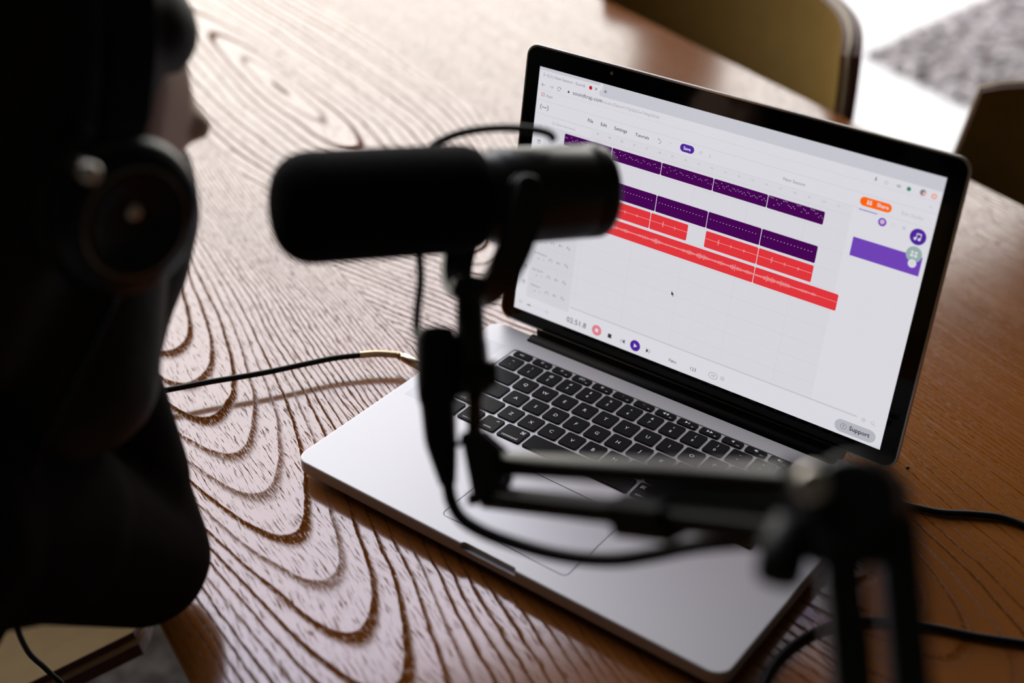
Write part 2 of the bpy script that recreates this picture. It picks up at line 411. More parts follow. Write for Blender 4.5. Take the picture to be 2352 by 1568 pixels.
# ------------------------------------------------------------------ chairs
def make_chair(label, group, loc, rz):
    """upholstered bucket chair; local frame: +y is where the sitter looks, origin on the floor"""
    t = thing('bucket_chair', loc, label, 'chair', group, rz)
    NS, NT = 28, 34
    def surf(s, t_):
        # t_: 0 front edge of the seat .. 0.5 rear of the seat .. 1 top of the back
        if t_ < 0.5:
            k = t_ / 0.5; y = 22 - 40 * k; z = 46 - 3.5 * math.sin(k * math.pi / 2)
            w = 24 - 1.0 * k
        else:
            k = (t_ - 0.5) / 0.5; y = -18 - 9 * math.sin(k * math.pi / 2) ; z = 42.5 + 38.2 * k ** 1.25; w = 23 + 2.4 * math.sin(k * math.pi)+ 1.5 * k
        bend = min(1.0, max(0.0, (t_ - 0.30) / 0.32)); bend = bend * bend * (3 - 2 * bend)
        ang = s * (0.25 + 0.62 * min(1, bend))
        R = w / math.sin(0.25 + 0.62 * min(1, bend)) if bend >= 0 else w
        x = R * math.sin(ang); fw = R * (1 - math.cos(ang))
        y += fw * min(1, bend * 1.1) * 0.95; z += (1 - min(1, bend)) * fw * 1.2
        if t_ > 0.7: z -= 1.6 * abs(s) ** 6 * (t_ - 0.7) / 0.3
        if t_ < 0.2: y -= 3.5 * abs(s) ** 5 * (0.2 - t_) / 0.2
        return V3((x, y, z))
    G = [[surf(-1 + 2 * i / NS, j / NT) for i in range(NS + 1)] for j in range(NT + 1)]
    def nrm(j, i):
        a = G[j][min(i + 1, NS)] - G[j][max(i - 1, 0)]; c = G[min(j + 1, NT)][i] - G[max(j - 1, 0)][i]
        return a.cross(c).normalized()
    TH = 2.4
    outer = [[G[j][i] + nrm(j, i) * TH for i in range(NS + 1)] for j in range(NT + 1)]
    b = MB(); n = NS + 1
    vs = [q for r in G for q in r]
    b.add(vs, [(j * n + i, j * n + i + 1, (j + 1) * n + i + 1, (j + 1) * n + i) for j in range(NT) for i in range(NS)], 0, True)
    seat = b.build('seat_shell', M_LEATHER, t, local=True)
    b = MB(); vo = [q for r in outer for q in r]
    b.add(vo, [(j * n + i, (j + 1) * n + i, (j + 1) * n + i + 1, j * n + i + 1) for j in range(NT) for i in range(NS)], 0, True)
    rim = [(0, i) for i in range(NS)] + [(j, NS) for j in range(NT)] + [(NT, i) for i in range(NS, 0, -1)] + [(j, 0) for j in range(NT, 0, -1)]
    m = len(rim)
    b.add([G[j][i] for j, i in rim] + [outer[j][i] for j, i in rim], [(k, (k + 1) % m, m + (k + 1) % m, m + k) for k in range(m)], 0, False)
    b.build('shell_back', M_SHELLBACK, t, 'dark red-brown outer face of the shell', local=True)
    b = MB(); loop = [(G[j][i] * 0.6 + outer[j][i] * 0.4) for j, i in rim]; b.tube(loop + loop[:1], 0.3, 8, cap=False)
    b.build('piping', M_PIPING, seat, 'cream piped rim', local=True)
    for sx in (-1, 1):
        for sy in (-1, 1):
            b = MB(); b.tube([(sx * 14, sy * 11 - 1, 41), (sx * 21, sy * 19 - 1, 0.0)], 0.95, 12)
            b.build('leg', M_ROD, t, local=True)
    b = MB()
    b.tube([(-14, 10, 41), (14, 10, 41), (14, -12, 41), (-14, -12, 41), (-14, 10, 41)], 0.8, 10); b.build('seat_frame', M_ROD, t, local=True)
    return t
def copy_tree(o, parent=None):
    c = o.copy(); COL.objects.link(c); c.parent = parent
    for ch in list(o.children): copy_tree(ch, c)
    return c
G_CH = 'bucket chairs round the table'
chA = make_chair('olive tan bucket chair tucked in at the far table edge behind the laptop screen', G_CH, W(-76.6, 62.8, FZ), ANG + math.pi)
def place_chair(u, v, rz, label):
    c = copy_tree(chA); c.location = W(u, v, FZ) * CM; c.rotation_euler = (0, 0, rz); c['label'] = label; return c
place_chair(-11, 68.5, ANG + math.pi, 'olive tan bucket chair at the right picture edge, right of the laptop lid')
place_chair(-57, -36, ANG, 'olive tan bucket chair on the near side, seat showing below the person')
place_chair(-6, -60, ANG, 'olive tan bucket chair the dark-haired person sits on')

# ------------------------------------------------------------------ laptop
LW, LD = 18.0, 24.3
lap = thing('laptop', (0, 0, TZ), 'open silver laptop with black keyboard, audio tracks on its bright screen', 'laptop')
def boolean_cut(o, cutters):
    for c in cutters:
        md = o.modifiers.new('cut', 'BOOLEAN'); md.operation = 'DIFFERENCE'; md.object = c; md.solver = 'EXACT'
    apply_mods(o)
    for c in cutters: bpy.data.objects.remove(c, do_unlink=True)
b = MB(); b.prism(rrect(-LW, 0, LW, LD, 1.15, 10), -1.05, 0.0, 0, 0.14)
base = b.build('base', [M_ALU, M_HINGE], lap)
def cutter(out, z0, z1, m=None):
    q = MB(); q.prism(out, z0, z1, 0); return q.build('cutter', m or M_ALU, lap)
cut = [cutter(rrect(-13.95, 11.15, 13.95, 21.72, 0.35), -0.06, 1), cutter(rrect(-5.31, 1.55, 5.31, 9.27, 0.46), -0.09, 1, M_HINGE),
       cutter(rrect(-14.0, 23.25, 14.0, 26.0, 0.3), -0.75, 1, M_HINGE), cutter(rrect(-2.3, -1, 2.3, 0.30, 0.28), -0.42, 1)]
boolean_cut(base, cut)
for p_ in base.data.polygons: p_.use_smooth = False
for sx in (-15.5, 15.5):
    for sy in (2.2, 22.0):
        b = MB(); b.lathe((sx, sy, TZ), (0, 0, 1), [(0, 0.7), (0.1, 0.85), (0.62, 0.9)], 24); b.build('rubber_foot', M_RUB, lap)
b = MB(); b.prism(rrect(-5.25, 1.61, 5.25, 9.21, 0.42), -0.05, -0.005, 0, 0.01); b.build('trackpad', mat('trackpad_glass', (0.54, 0.54, 0.56), 0.46, 0.55), lap)
b = MB()
for sx in (-1, 1):
    b.prism(rrect(sx * 15.9 - 1.05, 11.15, sx * 15.9 + 1.05, 21.6, 0.1), 0.0, 0.003)
    sp_ = b.build('speaker_grille', M_GROOVE, lap); b = MB()
# hinge bar lying in the rear recess
b = MB(); b.tube([(-13.9, 24.0, -0.30), (13.9, 24.0, -0.30)], 0.55, 24); b.build('hinge_bar', M_HINGE, lap, 'black hinge bar')

def text_faces(s, x0, y0, width=None, height=None, center=False, bold=0.0):
    """text outline filled with triangles, in 2D"""
    c = bpy.data.curves.new('t', 'FONT'); c.body = s; c.size = 1.0; c.resolution_u = 2; c.offset = bold
    o = bpy.data.objects.new('t', c); COL.objects.link(o)
    dg = bpy.context.evaluated_depsgraph_get(); dg.update()
    me = bpy.data.meshes.new_from_object(o.evaluated_get(dg))
    vs = [(q.co.x, q.co.y) for q in me.vertices]; fs = [tuple(f.vertices) for f in me.polygons]
    bpy.data.objects.remove(o); bpy.data.curves.remove(c); bpy.data.meshes.remove(me)
    if not vs: return [], []
    mnx, mxx = min(q[0] for q in vs), max(q[0] for q in vs); mny, mxy = min(q[1] for q in vs), max(q[1] for q in vs)
    k = width / (mxx - mnx) if width else height / 0.72
    if center: cx, cy = (mnx + mxx) / 2, (mny + mxy) / 2; out = [((q[0] - cx) * k + x0, (q[1] - cy) * k + y0) for q in vs]
    else: out = [((q[0] - mnx) * k + x0, q[1] * k + y0) for q in vs]
    return out, fs

# keys
P = 1.905; QX, QY = -10.02, 17.89; KTOP = 0.055
keys = []
def key(x0, x1, yc, h, legends):
    b = MB(); b.prism(rrect(x0, yc - h / 2, x1, yc + h / 2, 0.17, 5), -0.055, KTOP, 0, 0.035)
    k = b.build('key', M_KEY, lap)
    g = MB()
    for s, dx, dy, hh in legends:
        vs, fs = text_faces(s, (x0 + x1) / 2 + dx, yc + dy, height=hh, center=True)
        g.add([(q[0], q[1], KTOP + 0.004) for q in vs], fs)
    if g.v: g.build('legend', M_LEG, k, merge=False)
    keys.append(k)
KW = 1.63
row = [('`', '~')] + [(d, s) for d, s in zip('1234567890-=', '!@#$%^&*()_+')]
for i, (lo, hi) in enumerate(row):
    x = QX + P * (i - 1.5); key(x - KW / 2, x + KW / 2, QY + P, KW, [(lo, 0, -0.24, 0.30), (hi, 0, 0.30, 0.28)])
xe = QX + P * 11.5
key(xe - P / 2 + 0.15, 13.65, QY + P, KW, [('delete', 0.5, -0.45, 0.22)])
key(-13.68, QX - P / 2 - 0.15, QY, KW, [('tab', -0.8, -0.45, 0.22)])
for i, ch in enumerate('QWERTYUIOP'): x = QX + P * i; key(x - KW / 2, x + KW / 2, QY, KW, [(ch, 0, 0, 0.36)])
for i, (lo, hi) in enumerate((('[', '{'), (']', '}'), ('\\', '|'))): x = QX + P * (10 + i); key(x - KW / 2, x + KW / 2, QY, KW, [(lo, 0, -0.25, 0.28), (hi, 0, 0.3, 0.28)])
key(-13.68, QX - P * 0.25 - 0.15, QY - P, KW, [('caps lock', -0.6, -0.45, 0.22), ('\u2022', -1.0, 0.4, 0.2)])
for i, ch in enumerate('ASDFGHJKL'): x = QX + P * (i + 0.25); key(x - KW / 2, x + KW / 2, QY - P, KW, [(ch, 0, 0, 0.36)])
for i, (lo, hi) in enumerate(((';', ':'), ("'", '"'))): x = QX + P * (9.25 + i); key(x - KW / 2, x + KW / 2, QY - P, KW, [(lo, 0, -0.25, 0.28), (hi, 0, 0.3, 0.28)])
key(QX + P * 10.75 + 0.15, 13.65, QY - P, KW, [('return', 0.7, -0.45, 0.22)])
key(-13.68, QX + P * 0.25 - 0.15, QY - 2 * P, KW, [('shift', -1.2, -0.45, 0.22)])
for i, ch in enumerate('ZXCVBNM'): x = QX + P * (i + 0.75); key(x - KW / 2, x + KW / 2, QY - 2 * P, KW, [(ch, 0, 0, 0.36)])
for i, (lo, hi) in enumerate(((',', '<'), ('.', '>'), ('/', '?'))): x = QX + P * (7.75 + i); key(x - KW / 2, x + KW / 2, QY - 2 * P, KW, [(lo, 0, -0.25, 0.28), (hi, 0, 0.3, 0.28)])
key(QX + P * 10.25 + 0.15, 13.65, QY - 2 * P, KW, [('shift', 1.2, -0.45, 0.22)])
xb = -13.84
def bottom(units, leg, h=1.68, dy=-0.04):
    global xb
    key(xb + 0.15, xb + units * P - 0.15, QY - 3 * P + dy, h, leg); xb += units * P
bottom(1, [('fn', -0.4, -0.5, 0.22)]); bottom(1, [('control', 0, -0.5, 0.20)]); bottom(1, [('option', 0, -0.5, 0.20), ('alt', 0.35, 0.5, 0.18)])
bottom(1.25, [('command', 0, -0.48, 0.26), ('\u2318', 0.62, 0.42, 0.34)]); bottom(5, []); bottom(1.25, [('command', 0, -0.48, 0.26), ('\u2318', -0.62, 0.42, 0.34)])
bottom(1, [('option', 0, -0.5, 0.20), ('alt', -0.35, 0.5, 0.18)])
for i, (sx_, sy_, g_) in enumerate(((0, -1, '<'), (1, 1, '^'), (1, -1, 'v'), (2, -1, '>'))):
    key(xb + sx_ * P + 0.15, xb + (sx_ + 1) * P - 0.15, QY - 3 * P - 0.04 + sy_ * 0.43, 0.78, [(g_, 0, 0, 0.2)])
FP = 27.35 / 14
fl = ['esc', '\u263c', '\u263c', '\u25a1\u25a1', '\u25a6', '\u00b7\u00b7', '\u00b7\u00b7\u00b7', '\u25c0\u25c0', '\u25b6II', '\u25b6\u25b6', '\u25c0', '\u25c0)', '\u25c0))', '\u25cb']
for i in range(14):
    x = -13.70 + FP * (i + 0.5)
    lg = [('esc', -0.1, 0.0, 0.24)] if i == 0 else ([(fl[i], -0.05, 0.1, 0.22)] + ([('F%d' % i, 0.5, -0.18, 0.13)] if i < 13 else []))
    key(x - 0.84, x + 0.84, 21.20, 0.74, lg)

# lid
SAA = 1.415577720793505
LO = V3((0.0, 25.1, 1.48)); LX = V3((1, 0, 0)); LY = V3((0, math.cos(SAA), math.sin(SAA))); LN = LX.cross(LY)   # LN towards the user
def lidp(x, y, n=0.0): return LO + LX * x + LY * y + LN * n
def to_lid(b): b.v = [lidp(q.x, q.y, q.z) for q in b.v]
LB, LT = -1.25, 22.35
b = MB(); b.prism(rrect(-LW, LB, LW, LT, 1.05, 10), -0.42, -0.06, 0, 0.16); to_lid(b)
lid = b.build('lid', [M_ALU], lap)
b = MB(); b.prism(rrect(-LW + 0.02, LB + 0.02, LW - 0.02, LT - 0.02, 1.0, 10), -0.1, -0.045, 0, 0.02); to_lid(b)
b.build('lid_rim', M_ALUEDGE, lid, 'bright metal rim round the screen')
b = MB(); b.prism(rrect(-LW + 0.17, LB + 0.17, LW - 0.17, LT - 0.17, 0.9, 10), -0.07, -0.012, 0, 0.01); to_lid(b)
b.build('bezel', M_BLACKGLASS, lid, 'black glass bezel')
b = MB(); b.lathe(lidp(-10.03, 22.0 - 0.45 + 0.1, -0.012), LN, [(0, 0.14), (0.004, 0.14)], 20); b.build('webcam', M_ALUEDGE, lid)
b = MB(); b.prism([(-14.0, LB - 0.75), (14.0, LB - 0.75), (14.15, LB + 0.05), (-14.15, LB + 0.05)], -0.5, -0.12, 0); to_lid(b)
b.build('hinge_cover', M_HINGE, lid, 'black hinge cover')

# display (cm from the lower left corner of the picture area)
UI = {}
PAL = dict(white=(0.70, 0.69, 0.74), grey=(0.635, 0.625, 0.675), tabs=(0.56, 0.56, 0.62), line=(0.52, 0.51, 0.56), dim=(0.36, 0.36, 0.39), text=(0.035, 0.035, 0.045), mid=(0.20, 0.20, 0.23),
           purple=(0.060, 0.0015, 0.085), dot=(0.62, 0.45, 0.66), red=(0.74, 0.035, 0.045), redlit=(0.78, 0.40, 0.40), violet=(0.16, 0.055, 0.46), deep=(0.075, 0.018, 0.32),
           orange=(0.95, 0.13, 0.004), pink=(0.72, 0.21, 0.26), green=(0.02, 0.22, 0.12), sage=(0.30, 0.42, 0.40), pill=(0.45, 0.45, 0.50), rec=(0.5, 0.01, 0.02), panel=(0.675, 0.665, 0.715))
ui_mats = []
def ui_mat(k):
    if k not in UI:
        m = bpy.data.materials.new('screen_' + k); m.use_nodes = True; t_ = m.node_tree; p_ = t_.nodes['Principled BSDF']
        p_.inputs['Base Color'].default_value = (0.004, 0.004, 0.004, 1); p_.inputs['Roughness'].default_value = 0.12; p_.inputs['Specular IOR Level'].default_value = 0.25
        p_.inputs['Emission Color'].default_value = (*PAL[k], 1); p_.inputs['Emission Strength'].default_value = 1.0
        UI[k] = len(ui_mats); ui_mats.append(m)
    return UI[k]
D = MB()
LAY = [0.0]
def ui_poly(pts, k, lay=1): D.add([(x - 16.585, y, 0.004 + lay * 0.003) for x, y in pts], [tuple(range(len(pts)))], ui_mat(k))
def ui_rect(x0, y0, x1, y1, k, r=0.0, lay=1): ui_poly(rrect(x0, y0, x1, y1, r, 4) if r else [(x0, y0), (x1, y0), (x1, y1), (x0, y1)], k, lay)
def ui_disc(x, y, r, k, lay=2, n=28): ui_poly([(x + r * math.cos(2 * math.pi * i / n), y + r * math.sin(2 * math.pi * i / n)) for i in range(n)], k, lay)
def ui_ring(x, y, r, w, k, lay=3, a0=0, a1=360, n=24):
    for i in range(n):
        t0 = math.radians(a0 + (a1 - a0) * i / n); t1 = math.radians(a0 + (a1 - a0) * (i + 1) / n)
        ui_poly([(x + r * math.cos(t0), y + r * math.sin(t0)), (x + r * math.cos(t1), y + r * math.sin(t1)), (x + (r - w) * math.cos(t1), y + (r - w) * math.sin(t1)), (x + (r - w) * math.cos(t0), y + (r - w) * math.sin(t0))], k, lay)
def ui_line(x0, y0, x1, y1, w, k, lay=2):
    d = V3((x1 - x0, y1 - y0, 0)).normalized(); nx, ny = -d.y * w / 2, d.x * w / 2
    ui_poly([(x0 + nx, y0 + ny), (x0 - nx, y0 - ny), (x1 - nx, y1 - ny), (x1 + nx, y1 + ny)], k, lay)
def ui_text(s, x, y, k, width=None, height=None, lay=3, center=False, bold=0.0):
    vs, fs = text_faces(s, x, y, width, height, center, bold)
    D.add([(q[0] - 16.585, q[1], 0.004 + lay * 0.003) for q in vs], fs, ui_mat(k))
SWID, SHGT = 33.17, 20.73
ui_rect(0, 0, SWID, SHGT, 'white', lay=0)
ui_rect(5.95, 19.72, SWID, SHGT, 'tabs', lay=1); ui_rect(5.7, 19.72, 6.3, 20.2, 'tabs', 0.2, lay=1)
ui_rect(0, 20.5, 5.7, SHGT, 'tabs', lay=1)
ui_text('(--)', 0.42, 20.06, 'mid', width=0.5); ui_text('(1) New Session - Soundt', 1.03, 20.05, 'mid', width=3.35)
ui_disc(4.87, 20.14, 0.15, 'rec'); ui_line(5.27, 20.06, 5.47, 20.26, 0.035, 'text'); ui_line(5.27, 20.26, 5.47, 20.06, 0.035, 'text')
ui_line(6.08, 20.15, 6.38, 20.15, 0.04, 'text'); ui_line(6.23, 20.0, 6.23, 20.3, 0.04, 'text')
def arrow(x, y, d, k):
    ui_line(x - 0.17, y, x + 0.17, y, 0.04, k); ui_line(x + d * 0.17, y, x + d * 0.04, y + 0.13, 0.04, k); ui_line(x + d * 0.17, y, x + d * 0.04, y - 0.13, 0.04, k)
arrow(0.5, 19.36, -1, 'mid'); arrow(1.26, 19.34, 1, 'dim')
ui_ring(2.0, 19.36, 0.16, 0.04, 'mid', a0=20, a1=330); ui_line(2.06, 19.47, 2.2, 19.47, 0.04, 'mid'); ui_line(2.18, 19.36, 2.18, 19.5, 0.04, 'mid')
ui_rect(2.83, 19.27, 3.0, 19.4, 'text'); ui_ring(2.915, 19.4, 0.06, 0.03, 'text', a0=0, a1=180)
ui_text('soundtrap.com', 3.32, 19.24, 'text', width=2.74); ui_text('/studio/Zlekm71YQQSjOwT44qD0YA/', 6.1, 19.24, 'dim', width=5.1)
for i in range(3):
    for j in range(3): ui_rect(0.40 + i * 0.13, 18.44 + j * 0.12, 0.47 + i * 0.13, 18.51 + j * 0.12, ('rec', 'mid', 'orange')[(i + j) % 3])
ui_text('Apps', 0.88, 18.48, 'mid', width=0.62)
ui_line(0, 18.95, SWID, 18.95, 0.02, 'tabs'); ui_line(0, 18.13, SWID, 18.13, 0.03, 'tabs'); ui_line(0, 17.05, SWID, 17.05, 0.03, 'tabs')
ui_ring(0.72, 17.6, 0.3, 0.05, 'text', a0=130, a1=230); ui_ring(0.92, 17.6, 0.3, 0.05, 'text', a0=-50, a1=50); ui_line(0.58, 17.6, 1.06, 17.6, 0.05, 'text')
for s, x, w in (('File', 4.98, 0.5), ('Edit', 6.2, 0.56), ('Settings', 7.44, 1.16), ('Tutorials', 9.34, 1.22)): ui_text(s, x, 17.48, 'text', width=w, bold=0.008)
ui_ring(11.5, 17.57, 0.14, 0.035, 'mid', a0=-120, a1=90); ui_line(11.34, 17.71, 11.5, 17.71, 0.035, 'mid'); ui_line(11.32, 17.71, 11.42, 17.8, 0.035, 'mid')
ui_ring(12.4, 17.57, 0.13, 0.03, 'grey', a0=90, a1=300); ui_line(12.4, 17.7, 12.55, 17.7, 0.03, 'pill')
ui_rect(13.28, 17.34, 14.48, 17.94, 'deep', 0.29); ui_text('Save', 13.88, 17.64, 'white', width=0.62, lay=4, center=True, bold=0.02)
ui_ring(15.06, 17.62, 0.12, 0.03, 'dim', a0=-40, a1=270); ui_line(15.84, 17.5, 15.84, 17.72, 0.03, 'dim'); ui_line(15.76, 17.56, 15.84, 17.48, 0.03, 'dim')
ui_text('New Session', 21.83, 17.42, 'mid', width=1.72)
ui_disc(28.47, 19.32, 0.07, 'mid'); ui_line(28.47, 19.2, 28.47, 19.5, 0.07, 'mid'); ui_ring(29.24, 19.29, 0.13, 0.03, 'dim'); ui_rect(29.98, 19.2, 30.28, 19.4, 'pill', 0.03)
ui_disc(30.85, 19.3, 0.15, 'green'); ui_disc(31.85, 19.32, 0.22, 'mid'); ui_disc(31.95, 19.28, 0.13, 'redlit', lay=3); ui_ring(32.63, 19.28, 0.18, 0.07, 'orange')
ui_rect(27.7, 17.28, 30.02, 17.92, 'orange', 0.31); ui_text('Share', 28.95, 17.50, 'white', width=0.85, lay=4, bold=0.02)
for k_ in (28.3, 28.5): ui_disc(k_, 17.7, 0.07, 'white', lay=4); ui_rect(k_ - 0.08, 17.46, k_ + 0.08, 17.6, 'white', lay=4)
ui_line(27.75, 16.98, 29.1, 16.98, 0.055, 'violet'); ui_text('Exit Studio', 30.75, 17.46, 'pill', width=1.55)
ui_line(32.5, 18.54, 32.6, 18.46, 0.03, 'dim'); ui_line(32.6, 18.46, 32.7, 18.54, 0.03, 'dim')
# timeline ruler
ui_rect(5.42, 16.30, 27.3, 17.0, 'panel', lay=1); ui_line(5.4, 16.32, 27.3, 16.32, 0.025, 'tabs')
for i in range(19): ui_text(str(83 + i), 6.03 + 1.125 * i, 16.75, 'dim' if i < 3 else 'pill', height=0.17, center=True)
ui_line(0.9, 16.98, 5.4, 16.98, 0.02, 'tabs'); ui_ring(1.86, 16.55, 0.12, 0.03, 'dim'); ui_text('Show Instrument', 2.12, 16.48, 'dim', width=1.85)
# side panel with the tracks
ui_rect(0, 1.35, 5.42, 16.25, 'grey', lay=1); ui_rect(0, 1.35, 1.1, 16.25, 'white', lay=2)
for y in (13.7, 12.1, 10.5, 8.95, 7.35, 5.8, 4.25, 2.7): ui_line(1.2, y + 0.35, 5.4, y + 0.35, 0.02, 'tabs', lay=3)
def phones(x, y): ui_ring(x, y, 0.15, 0.035, 'mid', a0=0, a1=180); ui_line(x - 0.135, y, x - 0.135, y - 0.12, 0.05, 'mid'); ui_line(x + 0.135, y, x + 0.135, y - 0.12, 0.05, 'mid')
def horn(x, y): ui_poly([(x - 0.15, y - 0.04), (x, y - 0.14), (x, y + 0.14), (x - 0.15, y + 0.04)], 'dim', 3); ui_line(x + 0.08, y - 0.05, x + 0.18, y + 0.05, 0.03, 'mid'); ui_line(x + 0.08, y + 0.05, x + 0.18, y - 0.05, 0.03, 'mid')
def fx(x, y): ui_line(x - 0.16, y - 0.1, x - 0.06, y + 0.17, 0.04, 'mid'); ui_line(x - 0.16, y + 0.04, x - 0.02, y + 0.04, 0.03, 'mid'); ui_line(x + 0.02, y - 0.16, x + 0.16, y + 0.06, 0.03, 'mid'); ui_line(x + 0.02, y + 0.04, x + 0.16, y - 0.18, 0.03, 'mid')
for nm, y in (('Lead', 14.5), ('Keys', 12.95), ('Guitar', 11.4), ('Vocals', 9.85), ('Bass', 8.3), ('Drums', 6.75), ('Sci-Modern', 5.22), ('Sub Synth', 3.72), ('Glamour', 2.32)):
    if y < 15.5:
        if y < 6.0 : ui_text(nm, 1.42, y - 0.02 + 0.2, 'mid', height=0.2)
        for dx, yy in ((3.1, y),): phones(dx, yy); horn(3.87, yy + 0.02); fx(4.68, yy + 0.04)
        ui_disc(1.9, y - 0.2, 0.07, 'dim', 3); ui_line(2.35, y - 0.1, 2.45, y - 0.25, 0.03, 'mid', 3)
        ui_rect(0.52, y + 0.1, 0.82, y + 0.42, 'dim', 0.03, 3); ui_rect(0.57, y + 0.15, 0.77, y + 0.28, 'white', lay=4)
ui_text('x', 0.6, 16.0, 'mid', height=0.2)
ui_line(1.3, 0.67, 3.3, 0.67, 0.03, 'tabs'); ui_line(1.3, 0.67, 1.66, 0.67, 0.08, 'text', lay=3); ui_disc(3.35, 0.67, 0.14, 'grey', 3); ui_ring(3.35, 0.67, 0.15, 0.02, 'pill', 4); ui_rect(0.45, 0.6, 0.75, 0.85, 'tabs')
# grid of the empty tracks
ui_rect(5.42, 1.95, 27.3, 16.3, 'panel', lay=1)
for i in range(15): ui_line(5.85 + 1.518 * i, 2.2, 5.85 + 1.518 * i, 9.0 if i % 3 else 16.2, 0.012 if i % 3 else 0.02, 'grey' if i % 3 else 'tabs')
for y in (14.9, 13.5, 12.0, 10.55, 9.05, 7.55, 6.05, 4.6, 3.1): ui_line(5.42, y, 27.3, y, 0.018, 'tabs')
ui_rect(5.5, 1.80, 31.0, 1.93, 'tabs', 0.06)
# clips
def clip(x0, y0, x1, y1, k): ui_rect(x0 + 0.025, y0, x1 - 0.025, y1, k, 0.1, 3)
rd = random.Random(5)
for i in range(5):
    x0 = 3.02 + 4.483 * i; clip(x0, 15.08, x0 + 4.483, 16.05, 'purple')
    for k_ in range(32):
        x = x0 + 0.12 + 0.135 * k_
        y = 15.62 + 0.10 * math.sin(k_ * 1.9) + (0.12 if k_ % 4 == 0 else 0) - (0.16 if (k_ % 7 == 3) else 0)
        if i == 4 and k_ % 8 < 3: y = 15.93 - 0.02 * (k_ % 3)
        if k_ % 4 != 2 or i > 2: ui_rect(x, y, x + 0.055, y + 0.045, 'dot', lay=4)
    x0 = 3.02 + 4.483 * i; clip(x0, 12.15, x0 + 4.483, 13.45, 'purple')
    for k_ in range(15): ui_rect(x0 + 0.25 + 0.27 * k_, 12.9, x0 + 0.31 + 0.27 * k_, 12.95, 'dot', lay=4)
def wave(x0, x1, y, amp, step=0.06, k='redlit'):
    ui_rect(x0 + 0.05, y - 0.012, x1 - 0.05, y + 0.012, k, lay=4)
    x = x0 + 0.1
    while x < x1 - 0.1:
        a = amp(x); ui_rect(x, y - a, x + step * 0.45, y + a, k, lay=5); x += step
for x0, x1 in ((7.2, 11.7), (11.7, 15.03), (16.54, 20.98), (20.98, 25.43)):
    clip(x0, 10.66, x1, 11.95, 'red')
    wave(x0, x1, 11.35, lambda x, x0=x0: 0.28 * math.exp(-((x - x0 - 1.15) / 0.05) ** 2) + 0.13 * math.exp(-((x - x0 - 2.2) / 0.05) ** 2) + 0.11 * math.exp(-((x - x0 - 3.3) / 0.06) ** 2) + 0.02)
for x0, x1 in ((3.0, 20.98), (20.98, 27.69)):
    clip(x0, 9.17, x1, 10.44, 'red')
    wave(x0, x1, 9.85, lambda x: (0.05 + 0.17 * abs(math.sin(x * 0.9) * math.sin(x * 2.3 + 1)) * rd.random()) * (1.35 if 16 < x < 24 else 1) * (0.1 if x > 26 else 1), 0.075)
ui_rect(27.79, 13.55, 32.87, 14.94, 'violet', lay=3)
ui_disc(29.57, 16.54, 0.30, 'violet'); ui_disc(29.57, 16.56, 0.17, 'dot', 3); ui_ring(30.37, 16.56, 0.14, 0.03, 'tabs'); ui_rect(31.02, 16.45, 31.26, 16.69, 'tabs')
ui_disc(32.22, 16.26, 0.58, 'deep', 3)
for dx in (-0.14, 0.16): ui_disc(32.18 + dx, 16.1, 0.1, 'white', 4); ui_line(32.26 + dx, 16.1, 32.26 + dx, 16.48, 0.05, 'white', 4)
ui_line(32.1, 16.47, 32.45, 16.47, 0.08, 'white', 5)
ui_disc(32.23, 14.99, 0.57, 'sage', 4)
for dx in (-0.14, 0.14): ui_disc(32.23 + dx, 15.13, 0.1, 'white', 5); ui_rect(32.23 + dx - 0.11, 14.8, 32.23 + dx + 0.11, 14.99, 'white', 0.04, 5)
ui_disc(32.25, 14.33, 0.30, 'white', 5); ui_text('1', 32.25, 14.33, 'pill', height=0.22, lay=6, center=True)
ui_poly([(14.5, 6.33), (14.52, 5.98), (14.6, 6.05), (14.68, 5.9), (14.73, 5.94), (14.67, 6.08), (14.76, 6.1)][::1], 'text', 5)
# transport bar
ui_text('02:51.8', 5.36, 0.52, 'text', width=1.93)
ui_disc(8.34, 0.75, 0.46, 'pink', 3); ui_disc(8.34, 0.75, 0.17, 'white', 4)
ui_rect(9.44, 0.52, 9.78, 0.88, 'text')
ui_poly([(11.07, 0.50), (11.07, 0.88), (10.83, 0.69)], 'text', 3); ui_line(10.83, 0.88, 10.65, 0.69, 0.03, 'text'); ui_line(10.65, 0.69, 10.83, 0.50, 0.03, 'text')
ui_disc(12.06, 0.71, 0.47, 'deep', 3); ui_poly([(11.95, 0.53), (12.25, 0.71), (11.95, 0.89)], 'white', 4)
ui_poly([(13.10, 0.50), (13.34, 0.69), (13.10, 0.88)], 'text', 3); ui_line(13.32, 0.88, 13.5, 0.69, 0.03, 'text'); ui_line(13.5, 0.69, 13.32, 0.50, 0.03, 'text')
ui_text('F#m', 15.24, 0.50, 'text', width=0.66); ui_text('123', 17.2, 0.48, 'text', width=0.5)
ui_ring(19.1, 0.72, 0.27, 0.03, 'mid', a0=90, a1=270); ui_ring(19.32, 0.72, 0.27, 0.03, 'mid', a0=-90, a1=90); ui_line(19.1, 0.975, 19.32, 0.975, 0.03, 'mid'); ui_line(19.1, 0.465, 19.32, 0.465, 0.03, 'mid')
ui_text('Off', 19.21, 0.72, 'mid', width=0.34, center=True); ui_ring(20.02, 0.78, 0.17, 0.035, 'dim'); ui_disc(20.02, 0.78, 0.06, 'dim')
ui_ring(31.51, 1.80, 0.15, 0.03, 'dim'); ui_line(31.44, 1.8, 31.58, 1.8, 0.025, 'dim'); ui_line(31.51, 1.73, 31.51, 1.87, 0.025, 'dim'); ui_ring(32.2, 1.82, 0.13, 0.03, 'dim'); ui_line(32.3, 1.72, 32.42, 1.6, 0.03, 'dim')
